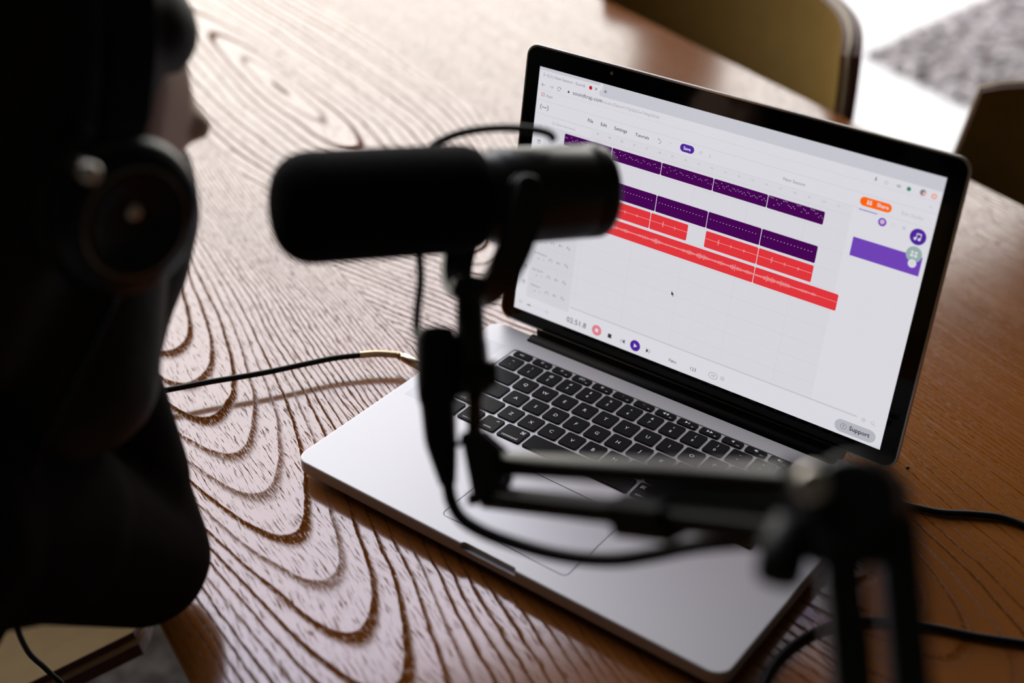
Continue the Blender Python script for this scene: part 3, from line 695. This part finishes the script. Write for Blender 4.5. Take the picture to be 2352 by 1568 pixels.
ui_rect(29.46, 0.22, 32.68, 1.22, 'pill', 0.49, 2); ui_ring(30.17, 0.72, 0.24, 0.035, 'mid', 4); ui_text('?', 30.17, 0.72, 'text', height=0.26, lay=5, center=True)
ui_text('Support', 30.62, 0.60, 'text', width=1.6, lay=5, bold=0.02)
to_lid(D)
D.build('display', ui_mats, lid, merge=False)

# ------------------------------------------------------------------ cables on the table
def cable(name, pts, r, label, cat='cable', parent=None):
    b = MB(); b.tube(smooth_path(pts, 10), r, 12)
    o = b.build(name, M_CORD, parent)
    if parent is None: tag(o, label, cat)
    return o
# audio lead plugged into the laptop's left side
port = V3((-18.0, 15.5, -0.5))
lead = thing('audio_cable', (-23.8, 13.7, TZ), 'black audio cable with gilt spring collar plugged into the left laptop side', 'cable')
zc = -0.30
pts = [atz(-160, 985, TZ + 0.3), atz(60, 955, -0.6), atz(380, 896, zc), atz(480, 877, zc), atz(600, 857, zc), atz(700, 836, zc), atz(770, 822, zc), atz(832, 815, zc)]
cable('cord', pts, 0.235, None, parent=lead)
sp_pts = [atz(828, 815, zc), atz(870, 812, zc), atz(915, 815, zc - 0.05)]
b = MB(); sm_ = smooth_path(sp_pts, 14); b.tube(sm_, 0.24, 12)
for i in range(len(sm_) * 1):
    q = sm_[i]; t_ = (sm_[min(i + 1, len(sm_) - 1)] - sm_[max(i - 1, 0)]).normalized()
    b.lathe(q - t_ * 0.05, t_, [(0, 0.25), (0.03, 0.31), (0.07, 0.31), (0.1, 0.25)], 14)
b.build('spring_collar', M_GOLD, lead, 'gilt coiled strain relief')
a0 = sm_[-1]; ax = (port - a0).normalized(); ln = (port - a0).length
b = MB()
b.lathe(a0, ax, [(0, 0.30), (0.12, 0.36), (0.2, 0.27), (0.3, 0.36), (0.4, 0.28), (0.5, 0.36), (0.58, 0.40), (ln * 0.75, 0.42), (ln * 0.78, 0.36)], 24)
plug = b.build('plug_barrel', M_GOLD, lead, 'polished gilt plug')
b = MB(); b.tube([a0 + ax * ln * 0.76, port - ax * 0.05], 0.17, 14); b.build('plug_tip', M_CHROME, plug)

zt = TZ + 0.26
cable('power_cable', [V3((20.5, 21.0, zt)), atz(2030, 1150, zt), atz(2100, 1164, zt), atz(2160, 1176, zt), atz(2230, 1180, zt), atz(2300, 1188, zt), atz(2370, 1212, zt), atz(2480, 1250, zt), atz(2700, 1300, zt), atz(3100, 1330, zt), atz(3700, 1500, zt)], 0.24,
      'black cable running off to the right beside the rear laptop corner')
cable('power_cable', [atz(3900, 1800, zt), atz(3100, 1600, zt), atz(2700, 1530, zt), atz(2480, 1500, zt), atz(2352, 1477, zt), atz(2240, 1460, zt), atz(2120, 1436, zt), atz(2000, 1424, zt), atz(1905, 1436, zt), atz(1830, 1474, zt), atz(1775, 1530, zt), atz(1745, 1600, zt), atz(1735, 1700, zt), atz(1760, 1850, zt), atz(1850, 2000, zt)], 0.24,
      'black cable curving across the bare wood by the front right laptop corner')
b = MB(); c_ = atz(2084, 1073, TZ + 0.06); b.lathe(c_ - V3((0, 0, 0.06)), (0, 0, 1), [(0, 0.10), (0.05, 0.16), (0.12, 0.09), (0.15, 0.02)], 8)
tag(b.build('crumb', M_RUB), 'tiny dark crumb lying on the wood right of the screen', 'crumb')

# ------------------------------------------------------------------ microphone
mic = thing('studio_microphone', at(1000, 470, 71.5), 'large black studio microphone with foam windscreen in front of the screen', 'microphone')
A = at(632, 482, 68.0); Bq = at(1378, 437, 76.5)
ax = (Bq - A).normalized(); L = (Bq - A).length
rW, rB = 2.92, 2.66
b = MB()
prof = [(0, 0.02)] + [(0.0 + 2.0 * (1 - math.cos(t)), 0.4 + (rW - 0.4) * math.sin(t) ** 0.62) for t in [math.pi / 2 * k / 12 for k in range(1, 13)]]
prof += [(L * 0.30, rW + 0.02), (L * 0.52, rW), (L * 0.56, rW - 0.05), (L * 0.585, rW - 0.22), (L * 0.60, rW - 0.6), (L * 0.60, 1.6)]
b.lathe(A, ax, prof, 56); b.build('windscreen', M_FOAM, mic, 'black foam windscreen')
b = MB()
prof = [(L * 0.56, 1.5), (L * 0.585, 2.25), (L * 0.60, 2.42), (L * 0.635, 2.45), (L * 0.64, 2.62), (L * 0.68, rB), (L * 0.93, rB), (L * 0.935, rB - 0.05), (L * 0.94, rB), (L * 0.985, rB), (L * 0.997, rB - 0.12), (L, rB - 0.3), (L, 1.9), (L - 0.3, 1.8)]
b.lathe(A, ax, prof, 56); body = b.build('body', M_MIC, mic, 'dark metal microphone body')
side = ax.cross(down).normalized()            # side points towards the camera or away
if side.dot(fwd) > 0: side = -side
piv = A + ax * (L * 0.672)
for s_ in (1, -1):
    b = MB(); b.lathe(piv + side * s_ * (rB - 0.1), side * s_, [(0, 1.0), (0.35, 1.0), (0.36, 0.85), (0.75, 0.85), (0.85, 0.75), (0.87, 0.3), (0.80, 0.25)], 28)
    b.build('yoke_knob', M_MIC, mic)
# yoke: a U hanging below the body, its feet on the pivots
mountp = at(1088, 696, 72.5)
dn = (mountp - piv); dn = (dn - side * dn.dot(side)); dl = dn.length; dn.normalize()
tang = side.cross(dn).normalized()
yk = []
for k in range(33):
    t = math.pi * k / 32
    yk.append(piv + side * math.cos(t) * (rB + 1.1) + dn * (math.sin(t) ** 0.55) * (dl - 0.2))
b = MB(); n = len(yk); vs = []
for k, q in enumerate(yk):
    tt = (yk[min(k + 1, n - 1)] - yk[max(k - 1, 0)]).normalized(); nn = tt.cross(tang).normalized()
    wv = 0.72 + 0.2 * abs(math.cos(math.pi * k / 32))
    for a_, c_ in ((-wv, -0.22), (wv, -0.22), (wv, 0.22), (-wv, 0.22)): vs.append(q + tang * a_ + nn * c_)
b.add(vs, [(k * 4 + i, k * 4 + (i + 1) % 4, (k + 1) * 4 + (i + 1) % 4, (k + 1) * 4 + i) for k in range(n - 1) for i in range(4)], 0, False)
b.build('yoke', M_MIC, mic)
# mount block + threaded stem
st0, st1, st2 = at(1078, 640, 71.3), at(1082, 790, 70.6), at(1095, 905, 70.2)
b = MB(); d1 = (st1 - st0).normalized()
b.lathe(st0, d1, [(0, 0.75), (0.1, 0.95), (0.5, 1.0), (0.9, 0.95), (1.1, 0.72), (3.4, 0.80), (3.5, 0.85), (5.2, 0.95), (5.6, 1.05), (6.0, 1.0), (6.3, 0.7)], 28)
stem = b.build('stem', M_MIC, mic)
b = MB(); sq = at(1122, 858, 69.9); b.lathe(sq - right * 1.1, right, [(0, 0.65), (1.2, 0.72), (1.5, 0.72), (1.6, 0.5)], 22); b.build('tension_knob', M_ARMB, stem)
b = MB(); b.box(at(1078, 655, 70.4), (0.75, 0.12, 0.42), (right, fwd, down)); b.build('mount_plate', M_ARM, stem, 'shiny top of the mount')
# thin signal loop over the body and down to the socket
lp = [at(1272, 322, 73.5), at(1262, 308, 73.6), at(1225, 298, 73.8), at(1150, 294, 74.2), at(1080, 301, 74.6), at(1025, 318, 74.6), at(985, 350, 74.5), at(965, 450, 74.2), at(962, 560, 73.4), at(966, 640, 72.6), at(958, 720, 72.0), at(957, 770, 71.5)]
b = MB(); b.tube(smooth_path(lp, 8), 0.23, 10); b.build('signal_lead', M_CORD, mic)
# socket housing beside the stem
b = MB(); x0_, x1_ = at(1000, 757, 71.0), at(1006, 905, 70.3); dd = (x1_ - x0_).normalized()
b.lathe(x0_, dd, [(0, 0.95), (0.12, 1.03), (0.6, 1.1), (3.0, 1.1), (3.9, 1.02), (4.1, 0.8)], 26)
b.build('socket_housing', M_ARMB, mic)

# microphone cable with its plug
mc = thing('microphone_cable', at(1020, 1000, 69.8), 'black cable and plug hanging under the microphone, looping along the boom arm', 'cable')
c0, c1, c2 = at(1003, 885, 70.35), at(1012, 1005, 69.8), at(1029, 1112, 69.2)
b = MB()
pth = [c0, c0.lerp(c1, 0.5), c1, c1.lerp(c2, 0.5), c2]
b.tube(smooth_path(pth, 8), [0.98 - 0.06 * (i / 8) if i < 16 else 0.86 - 0.42 * ((i - 16) / 16) ** 1.2 for i in range(33)], 22)
b.build('plug', M_ARMB, mc, 'black barrel plug')
b = MB(); b.tube(smooth_path([c2 - (c2 - c1) * 0.08, at(1037, 1150, 68.9), at(1060, 1190, 68.4), at(1110, 1222, 67.6), at(1180, 1248, 66.3), at(1260, 1270, 64.8), at(1340, 1283, 63.2), at(1420, 1285, 61.5), at(1500, 1273, 59.8), at(1580, 1256, 58.0), at(1660, 1246, 56.2), at(1750, 1243, 54.3), at(1850, 1260, 52.0), at(1930, 1320, 50.2), at(1975, 1430, 49.4), at(1990, 1600, 48.8), at(2010, 1800, 48.0)], 8), 0.36, 14)
b.build('cord', M_CORD, mc)

# ------------------------------------------------------------------ boom arm
clampP = W(60.5, -19.5, TZ)
arm = thing('boom_arm', clampP, 'black twin-rod boom arm holding the microphone, elbow joint at lower right', 'microphone stand')
rA0, rA1 = at(1130, 1063, 69.0), at(1960, 1112, 47.2)
rB0, rB1 = at(1118, 1141, 68.6), at(1960, 1236, 47.0)
b = MB(); b.bar(rA0, rA1, 1.02, 0.98, (0, 0, 1)); b.build('upper_rod', M_ARM, arm)
b = MB(); b.bar(rB0, rB1, 1.02, 0.98, (0, 0, 1)); b.build('upper_rod', M_ARM, arm)
b = MB(); s0, s1 = at(1490, 1148, 58.2), at(1900, 1172, 48.4); b.tube([s0, s1], 0.42, 14)
for i in range(44):
    q = s0.lerp(s1, (i + 0.5) / 44); dd = (s1 - s0).normalized(); b.lathe(q - dd * 0.09, dd, [(0, 0.45), (0.05, 0.62), (0.13, 0.62), (0.18, 0.45)], 14)
b.build('tension_spring', M_ARMB, arm, 'coiled tension spring between the rods')
b = MB(); q0 = rB0.lerp(rB1, 0.46) + down * 0.1; b.bar(q0, q0 + (rB1 - rB0).normalized() * 3.6, 1.5, 1.7, (0, 0, 1)); b.build('cable_clip', M_ARMB, arm)
# head bracket at the microphone end
b = MB()
br = [at(1066, 1000, 69.3), at(1110, 985, 69.3), at(1160, 1030, 68.6), at(1172, 1100, 68.1), at(1135, 1165, 68.2), at(1095, 1148, 68.6)]
nrm_ = (br[2] - br[0]).cross(br[4] - br[0]).normalized()
for off in (0.62, -0.62):
    vs = [q + nrm_ * (off + 0.1) for q in br] + [q + nrm_ * (off - 0.1) for q in br]
    b.add(vs, [tuple(range(6)), tuple(range(6, 12))[::-1]] + [(i, (i + 1) % 6, 6 + (i + 1) % 6, 6 + i) for i in range(6)])
for q in ((1140, 1063, 68.9), (1120, 1141, 68.7), (1084, 1012, 69.4)):
    c_ = at(*q); b.lathe(c_ - nrm_ * 0.9, nrm_, [(0, 0.38), (0.1, 0.42), (1.7, 0.42), (1.8, 0.38)], 18)
b.build('head_bracket', M_ARM, arm)
b = MB(); b.tube([at(1092, 885, 70.2), at(1091, 1015, 69.4)], 0.42, 16); b.build('stud', M_GOLD.copy() if False else mat('bronze_stud', (0.10, 0.055, 0.03), 0.35, 0.6), arm, 'bronze threaded stud')
b = MB(); b.tube([at(1046, 1022, 69.4), at(1075, 1012, 69.4)], 0.16, 10); b.lathe(at(1100, 1146, 68.2), -right, [(0, 0.3), (0.3, 0.34), (0.6, 0.3)], 14); b.build('bracket_screw', M_ARM, arm)
# elbow
K0 = at(1975, 1150, 46.5)
kn = (fwd * 0.72 - V3((0, 0, 1)) * 0.1 + right * 0.1).normalized()
hx = right; 
b = MB()
pl = [at(1810, 1062, 48.2), at(2030, 1052, 46.6), at(2078, 1110, 46.0), at(2092, 1300, 45.6), at(1890, 1300, 46.3), at(1850, 1215, 47.4)]
nk = (pl[1] - pl[0]).cross(pl[3] - pl[0]).normalized()
for off in (0.85, -0.85):
    vs = [q + nk * (off + 0.12) for q in pl] + [q + nk * (off - 0.12) for q in pl]; m_ = len(pl)
    b.add(vs, [tuple(range(m_)), tuple(range(m_, 2 * m_))[::-1]] + [(i, (i + 1) % m_, m_ + (i + 1) % m_, m_ + i) for i in range(m_)])
elb = b.build('elbow_plates', M_ARM, arm)
b = MB(); b.lathe(K0 - nk * 1.35, nk, [(0, 1.3), (0.15, 1.5), (2.55, 1.5), (2.7, 1.3)], 30)
b.lathe(at(2030, 1240, 46.2) - nk * 1.2, nk, [(0, 0.8), (0.1, 0.9), (2.3, 0.9), (2.4, 0.8)], 24); b.build('elbow_hub', M_ARMB, arm)
b = MB(); kc = at(1872, 1112, 46.6); b.lathe(kc + nk * 0.6 * (1 if nk.dot(fwd) < 0 else -1), -fwd, [(0, 0.62), (0.5, 0.62), (0.62, 0.5), (0.7, 0.2)], 22); b.build('elbow_bolt', M_CHROME, elb, 'bright steel bolt')
b = MB(); k0, k1 = at(1815, 1190, 46.4), at(1793, 1300, 46.0); b.lathe(k0, (k1 - k0), [(0, 0.6), (0.5, 0.65), (0.7, 0.85), (2.0, 0.85), (2.35, 0.65), (2.45, 0.2)], 24); b.build('elbow_knob', M_ARMB, elb, 'black tension knob')
# lower bars down to the table clamp
for (x_, y_, d_), off in (((1925, 1200, 46.6), -1.0), ((2056, 1190, 45.8), 1.0)):
    e_ = clampP + V3((0, 0, 4.5)) + right * off
    b = MB(); b.bar(at(x_, y_, d_), e_, 1.38, 1.2, tuple(fwd)); b.build('lower_rod', M_ARM, arm)
b = MB(); b.bar(clampP + V3((0, 0, 5.2)) - right * 1.9, clampP + V3((0, 0, 5.2)) + right * 1.9, 1.6, 2.4, (0, 0, 1)); b.lathe(clampP, (0, 0, 1), [(0, 1.9), (0.6, 1.9), (0.7, 0.8), (4.2, 0.8)], 24); b.build('pivot_base', M_ARMB, arm)
b = MB(); c_ = W(60.5, -21.6, TZ); axs = (W(1, 0, 0), W(0, 1, 0), V3((0, 0, 1)))
b.box(c_ + V3((0, 0, -2.6)), (1.8, 0.35, 3.3), axs); b.box(W(60.5, -19.9, TZ + 0.35), (1.8, 2.0, 0.34), axs); b.box(W(60.5, -19.9, TZ - 5.6), (1.8, 2.0, 0.3), axs)
b.tube([W(60.5, -18.8, TZ - 10), W(60.5, -18.8, TZ - 3.9)], 0.5, 14); b.lathe(W(60.5, -18.8, TZ - 3.9), (0, 0, 1), [(0, 1.2), (0.4, 1.2)], 20)
b.build('table_clamp', M_ARM, arm)

# ------------------------------------------------------------------ person
USV, USF = [], []
for j in range(1, 10):
    for i in range(16):
        a_, c_ = math.pi * j / 10, 2 * math.pi * i / 16
        USV.append((math.sin(a_) * math.cos(c_), math.sin(a_) * math.sin(c_), math.cos(a_)))
for j in range(8):
    for i in range(16): USF.append((j * 16 + i, (j + 1) * 16 + i, (j + 1) * 16 + (i + 1) % 16, j * 16 + (i + 1) % 16))
USV += [(0, 0, 1), (0, 0, -1)]
for i in range(16): USF += [(144, i, (i + 1) % 16), (145, 128 + (i + 1) % 16, 128 + i)]
USV = np.array(USV)
def blob(name, shapes, m, parent, voxel=0.45, smooth=6):
    """shapes: ('c', p0, p1, r0, r1) tapered capsule or ('e', centre, (rx, ry, rz)[, rotation]) -> one closed surface"""
    L0, rz = base_of(parent)
    VS, FS = [], []
    def sphere(c, r, rot=None):
        k = sum(len(q) for q in VS); p = USV * np.array([r[0], r[1], r[2]])
        if rot is not None: p = p @ np.array(rot).T
        VS.append((p + np.array(V3(c) - L0)) * CM); FS.extend([tuple(k + i for i in f) for f in USF])
    for s_ in shapes:
        if s_[0] == 'e': sphere(s_[1], s_[2], s_[3] if len(s_) > 3 else None)
        else:
            _, a_, c_, r0, r1 = s_; a_, c_ = V3(a_), V3(c_); k = max(2, int((c_ - a_).length / (min(r0, r1) * 0.28)) + 1)
            for i in range(k + 1):
                r = r0 + (r1 - r0) * i / k; sphere(a_.lerp(c_, i / k), (r, r, r))
    me = bpy.data.meshes.new(name); me.from_pydata(np.concatenate(VS).tolist(), [], FS); me.materials.append(m)
    o = bpy.data.objects.new(name, me); COL.objects.link(o); o.parent = parent
    md = o.modifiers.new('r', 'REMESH'); md.mode = 'VOXEL'; md.voxel_size = voxel * CM; md.use_smooth_shade = True
    ms = o.modifiers.new('s', 'SMOOTH'); ms.iterations = smooth; ms.factor = 0.5
    apply_mods(o)
    for p_ in o.data.polygons: p_.use_smooth = True
    return o
HC = V3((-17.1, -17.0, 31.2)); HROT = Matrix.Rotation(math.radians(-3), 3, 'Z') @ Matrix.Rotation(math.radians(-30), 3, 'X')
def hp_(t): return HC + HROT @ V3(t)
hip = V3((-32, -56, FZ + 56 - 0)); 
per = thing('person', (-26, -45, FZ), 'person with dark hair wearing a dark knit sweater, leaning elbows on the table', 'person')
sR, sL = V3((-11.5, -30.5, 17.5)), V3((-40, -24, 16)); eR, eL = V3((-15.5, -16.0, TZ + 4.7)), V3((-46, -12, TZ + 4.2))
wR, wL = V3((-16.4, -15.6, 14.4)), V3((-33, -14, TZ + 3.2))
hd = [('e', hp_((0, -1.2, 2.2)), (7.6, 9.6, 9.4), HROT), ('e', hp_((0, 3.0, -3.6)), (5.9, 6.2, 7.4), HROT), ('e', hp_((0, 6.3, -8.2)), (2.9, 2.6, 2.3), HROT),
      ('e', hp_((4.6, 5.0, -0.8)), (2.1, 2.6, 1.9), HROT), ('e', hp_((-4.6, 5.0, -0.8)), (2.1, 2.6, 1.9), HROT), ('e', hp_((0, 6.6, 3.6)), (5.4, 2.2, 1.5), HROT),
      ('c', hp_((0, 8.0, 1.6)), hp_((0, 9.7, -1.9)), 0.75, 1.2), ('e', hp_((1.1, 8.9, -2.2)), (0.9, 1.0, 0.75), HROT), ('e', hp_((-1.1, 8.9, -2.2)), (0.9, 1.0, 0.75), HROT),
      ('e', hp_((0, 8.6, -4.7)), (2.1, 1.1, 0.6), HROT), ('e', hp_((0, 8.4, -5.7)), (1.9, 1.0, 0.65), HROT),
      ('e', hp_((7.4, -1.2, -0.6)), (0.9, 1.8, 3.1), HROT), ('e', hp_((-7.4, -1.2, -0.6)), (0.9, 1.8, 3.1), HROT),
      ('c', hp_((0, -2.5, -6)), V3((-21, -26, 17)), 5.6, 6.2), ('c', hp_((2.5, 0.5, -7)), hp_((0.3, 5.2, -8.6)), 2.6, 2.2), ('c', hp_((-2.5, 0.5, -7)), hp_((-0.3, 5.2, -8.6)), 2.6, 2.2)]
body_shapes = hd + [('c', V3((-22, -27, 14)), V3((-30, -50, FZ + 56)), 9, 11), ('c', sR, eR, 4.2, 3.4), ('c', sL, eL, 4.2, 3.4), ('c', eR, wR, 3.2, 2.5), ('c', eL, wL, 3.2, 2.5), ('c', sR, sL, 5, 5),
      ('e', wR + V3((-0.2, 0.6, 3.2)), (2.1, 4.0, 3.9)), ('e', wL + V3((4.2, 0.6, -0.5)), (4.3, 3.9, 1.5))]
# fingers: right hand curled against the jaw, left hand lying flat on the wood
for i, (dx, l1) in enumerate(((1.5, 3.2), (0.5, 3.6), (-0.6, 3.4), (-1.6, 2.7))):
    a_ = wR + V3((dx, 3.6, 5.6 - 0.9 * i * 0.4)); k1 = a_ + V3((-0.6, 1.6, 1.0)); k2 = k1 + V3((-1.6, -0.4, 1.2)); k3 = k2 + V3((-0.9, -1.3, -0.1))
    body_shapes += [('c', wR + V3((dx * 0.8, 1.0, 3.6)), a_, 0.95, 0.9), ('c', a_, k1, 0.9, 0.85), ('c', k1, k2, 0.85, 0.75), ('c', k2, k3, 0.75, 0.65)]
body_shapes += [('c', wR + V3((1.4, -0.8, 2.2)), wR + V3((2.2, 0.6, 5.4)), 1.1, 0.95), ('c', wR + V3((2.2, 0.6, 5.4)), wR + V3((0.8, 0.6, 7.6)), 0.9, 0.75)]
for i, (dy, l1) in enumerate(((2.9, 6.0), (1.1, 7.0), (-0.8, 6.6), (-2.6, 5.2))):
    a_ = wL + V3((7.2, 0.6 + dy, -0.9)); m1 = a_ + V3((l1 * 0.5, dy * 0.15, 0.4)); m2 = a_ + V3((l1, dy * 0.2, -0.9))
    body_shapes += [('c', wL + V3((4.0, 0.6 + dy * 0.7, -0.8)), a_, 0.95, 0.9), ('c', a_, m1, 0.85, 0.78), ('c', m1, m2, 0.78, 0.65)]
body_shapes += [('c', wL + V3((1.6, 3.2, -0.8)), wL + V3((4.6, 6.0, -1.3)), 1.1, 0.85), ('c', wL + V3((4.6, 6.0, -1.3)), wL + V3((7.0, 6.8, -1.6)), 0.85, 0.7)]
HPZ = FZ + 54.5
hipR, hipL = V3((-24, -56, HPZ)), V3((-40, -53, HPZ)); kR, kL = V3((-16, -12, HPZ - 1)), V3((-52, -21, HPZ - 1)); fR, fL = V3((-15, -16, FZ + 9)), V3((-52, -28, FZ + 9))
body_shapes += [('c', hipR, kR, 7.2, 5.0), ('c', hipL, kL, 7.2, 5.0), ('c', kR, fR, 4.8, 3.4), ('c', kL, fL, 4.8, 3.4), ('c', fR, fR + V3((2, 14, -5.5)), 3.3, 2.6), ('c', fL, fL + V3((-1, 14, -5.5)), 3.3, 2.6)]
pb = blob('body', body_shapes, M_SKIN, per, 0.42, 4)
blob('sweater', [('c', V3((-21.5, -26.5, 18.5)), V3((-23, -29, 12)), 7.0, 10.5), ('c', V3((-23, -30, 10)), V3((-31, -50, HPZ + 8)), 10.8, 13.0), ('c', sR, sL, 6.4, 6.2), ('c', sR, V3((-13.4, -24.0, 12.4)), 6.1, 5.9), ('c', V3((-13.4, -24.0, 12.4)), eR, 5.7, 4.6),
      ('c', eR, eR.lerp(wR, 0.5) + V3((-0.6, 0, 0)), 4.6, 4.2), ('c', eR.lerp(wR, 0.5) + V3((-0.4, 0, 0)), wR, 4.4, 3.6), ('c', sL, eL, 6.2, 4.8), ('c', eL, wL, 4.6, 3.6), ('c', V3((-31, -50, HPZ + 8)), V3((-31, -51, HPZ)), 13.0, 13.2), ('c', V3((-30, -50, HPZ + 7)), V3((-29, -43, HPZ + 7)), 12.5, 11.5)], M_KNIT, per, 0.5, 5)
blob('trousers', [('c', hipR, kR, 8.6, 6.4), ('c', hipL, kL, 8.6, 6.4), ('c', kR, fR, 6.2, 4.8), ('c', kL, fL, 6.2, 4.8), ('c', V3((-30, -53, HPZ + 1)), V3((-30, -54, HPZ)), 12, 12)], M_TROUS, per, 0.8, 4)
for f_ in (fR, fL):
    blob('shoe', [('c', f_ + V3((0, -2, -4.5)), f_ + V3((0, 15, -5.6)), 4.2, 3.3)], M_RUB, per, 0.6, 3)
# the lock of long hair that falls beside the cheek, past the raised hand
lock = [(200, 260, 73), (318, 410, 75.5), (330, 490, 76), (312, 600, 76.5), (272, 700, 77), (252, 800, 77), (245, 870, 76.5)]
lock_r = [3.2, 3.2, 3.2, 3.1, 3.1, 3.0, 2.6]
# hair: cap of hair, open at the face, falling to the jaw on both sides
blob('hair', [('e', hp_((0, -3.6, 3.4)), (8.4, 10.0, 10.0), HROT), ('e', hp_((0, 2.1, 7.6)), (6.6, 4.2, 3.6), HROT), ('c', hp_((6.0, -3.5, 0)), hp_((5.4, -4.0, -9.5)), 3.2, 2.8), ('c', hp_((-6.0, -3.5, 0)), hp_((-5.4, -4.0, -9.5)), 3.2, 2.8),
      ('c', hp_((0, -8.0, 0)), hp_((-1, -9.5, -10)), 5.6, 5.4), ('c', hp_((4.8, 1.0, 5.8)), hp_((6.6, -1.5, -2)), 2.0, 1.8), ('c', hp_((-4.8, 2.6, 5.8)), hp_((-6.6, -0.5, -2)), 2.0, 1.8)] + [('c', at(*lock[i]), at(*lock[i + 1]), lock_r[i], lock_r[i + 1]) for i in range(len(lock) - 1)] + [('c', at(190, 560, 71), at(170, 860, 72), 4.6, 4.6), ('c', at(60, 560, 70), at(60, 900, 71), 5.5, 5.0), ('c', at(-100, 560, 69), at(-80, 900, 70), 5.5, 5.0)], M_HAIR, per, 0.5, 5)
for sx_ in (-1, 1):
    b = MB(); c_ = hp_((sx_ * 3.2, 6.4, 0.9)); b.lathe(c_ - V3((0, 1.0, 0)), HROT @ V3((0, 1, 0)), [(0, 0.8), (0.5, 1.1), (1.0, 1.15), (1.5, 0.95), (1.8, 0.5), (1.9, 0.05)], 18); b.build('eye', M_EYE, per)
    b = MB(); b.tube([c_ + V3((-1.5, 1.0, 1.9)), c_ + V3((0, 1.1, 2.4)), c_ + V3((1.5, 0.1, 1.9))], 0.22, 8); b.build('eyebrow', M_HAIR, per)
b = MB(); b.tube([hp_((-2.4, 8.4, -5.1)), hp_((-1, 9.5, -5.0)), hp_((0, 9.7, -5.1)), hp_((1, 9.5, -5.0)), hp_((2.4, 8.4, -5.1))], [0.2, 0.42, 0.45, 0.42, 0.2], 10); b.build('lips', M_LIP, per)

# headphones worn over the hair
hp = thing('headphones', HC, 'black over-ear headphones worn on the dark hair of the person', 'headphones')
M_HP = mat('headphone_plastic', (0.006, 0.006, 0.009), 0.32, spec=0.3)
M_DKRING = mat('dark_metal_ring', (0.30, 0.28, 0.24), 0.3, 1.0)
b = MB(); arc = []
for k in range(25):
    t = math.pi * k / 24; arc.append(hp_((math.cos(t) * 10.3, -2.6 - 0.4 * math.sin(t), -0.5 + math.sin(t) * 14.6)))
n = len(arc); vs = []
for k, q in enumerate(arc):
    rr = (q - hp_((0, -2.6, 0))).normalized()
    for a_, c_ in ((-1.3, 0), (1.3, 0), (1.3, 0.7), (-1.3, 0.7)): vs.append(q + V3((0, a_, 0)) + rr * c_)
b.add(vs, [(k * 4 + i, k * 4 + (i + 1) % 4, (k + 1) * 4 + (i + 1) % 4, (k + 1) * 4 + i) for k in range(n - 1) for i in range(4)] + [(0, 1, 2, 3), tuple(range(4 * n - 4, 4 * n))[::-1]])
b.build('headband', M_HP, hp)
for s_ in (-1, 1):
    c_ = hp_((s_ * 8.6, -1.4, -0.8)); a_ = HROT @ V3((s_, -0.12, 0))
    b = MB(); b.lathe(c_, a_, [(0, 3.2), (0.3, 3.7), (1.3, 3.9), (1.9, 3.6)], 32); b.build('ear_cushion', M_RUB, hp)
    b = MB(); b.lathe(c_ + a_ * 1.9, a_, [(0, 3.7), (0.6, 3.9), (1.2, 3.6), (1.6, 2.8), (1.7, 2.2), (1.5, 2.0), (1.55, 0.1)], 36); cup = b.build('ear_cup', M_HP, hp)
    b = MB(); b.lathe(c_ + a_ * 3.35, a_, [(0, 2.75), (0.16, 2.7), (0.18, 2.55), (0.0, 2.45)], 36); b.build('cup_ring', M_DKRING, cup, 'metal ring on the ear cup')
for (x_, y_, d_, r_) in ((312, 488, 62.0, 0.55), (215, 402, 57.5, 0.5)):  # added steel studs that stand in for highlights on the ear cup
    b = MB(); q = at(x_, y_, d_); b.lathe(q + HROT @ V3((-1.2, 0, 0)), HROT @ V3((1, 0, 0)), [(0, r_), (1.0, r_), (1.2, r_ * 0.8), (1.35, r_ * 0.3)], 18); b.build('glint_stud', M_CHROME, cup, 'bright stud added as a highlight on the ear cup')
# headphone lead dropping past the lap
b = MB(); b.tube(smooth_path([hp_((9, 1, -4.5)), at(20, 1200, 66), at(30, 1400, 82), at(62, 1492, 92), at(110, 1540, 97), at(160, 1600, 101), at(200, 1750, 108)], 8), 0.2, 10)
b.build('lead', M_CORD, hp)

for o in bpy.data.objects:
    for k in ('_loc', '_rz'):
        if k in o: del o[k]
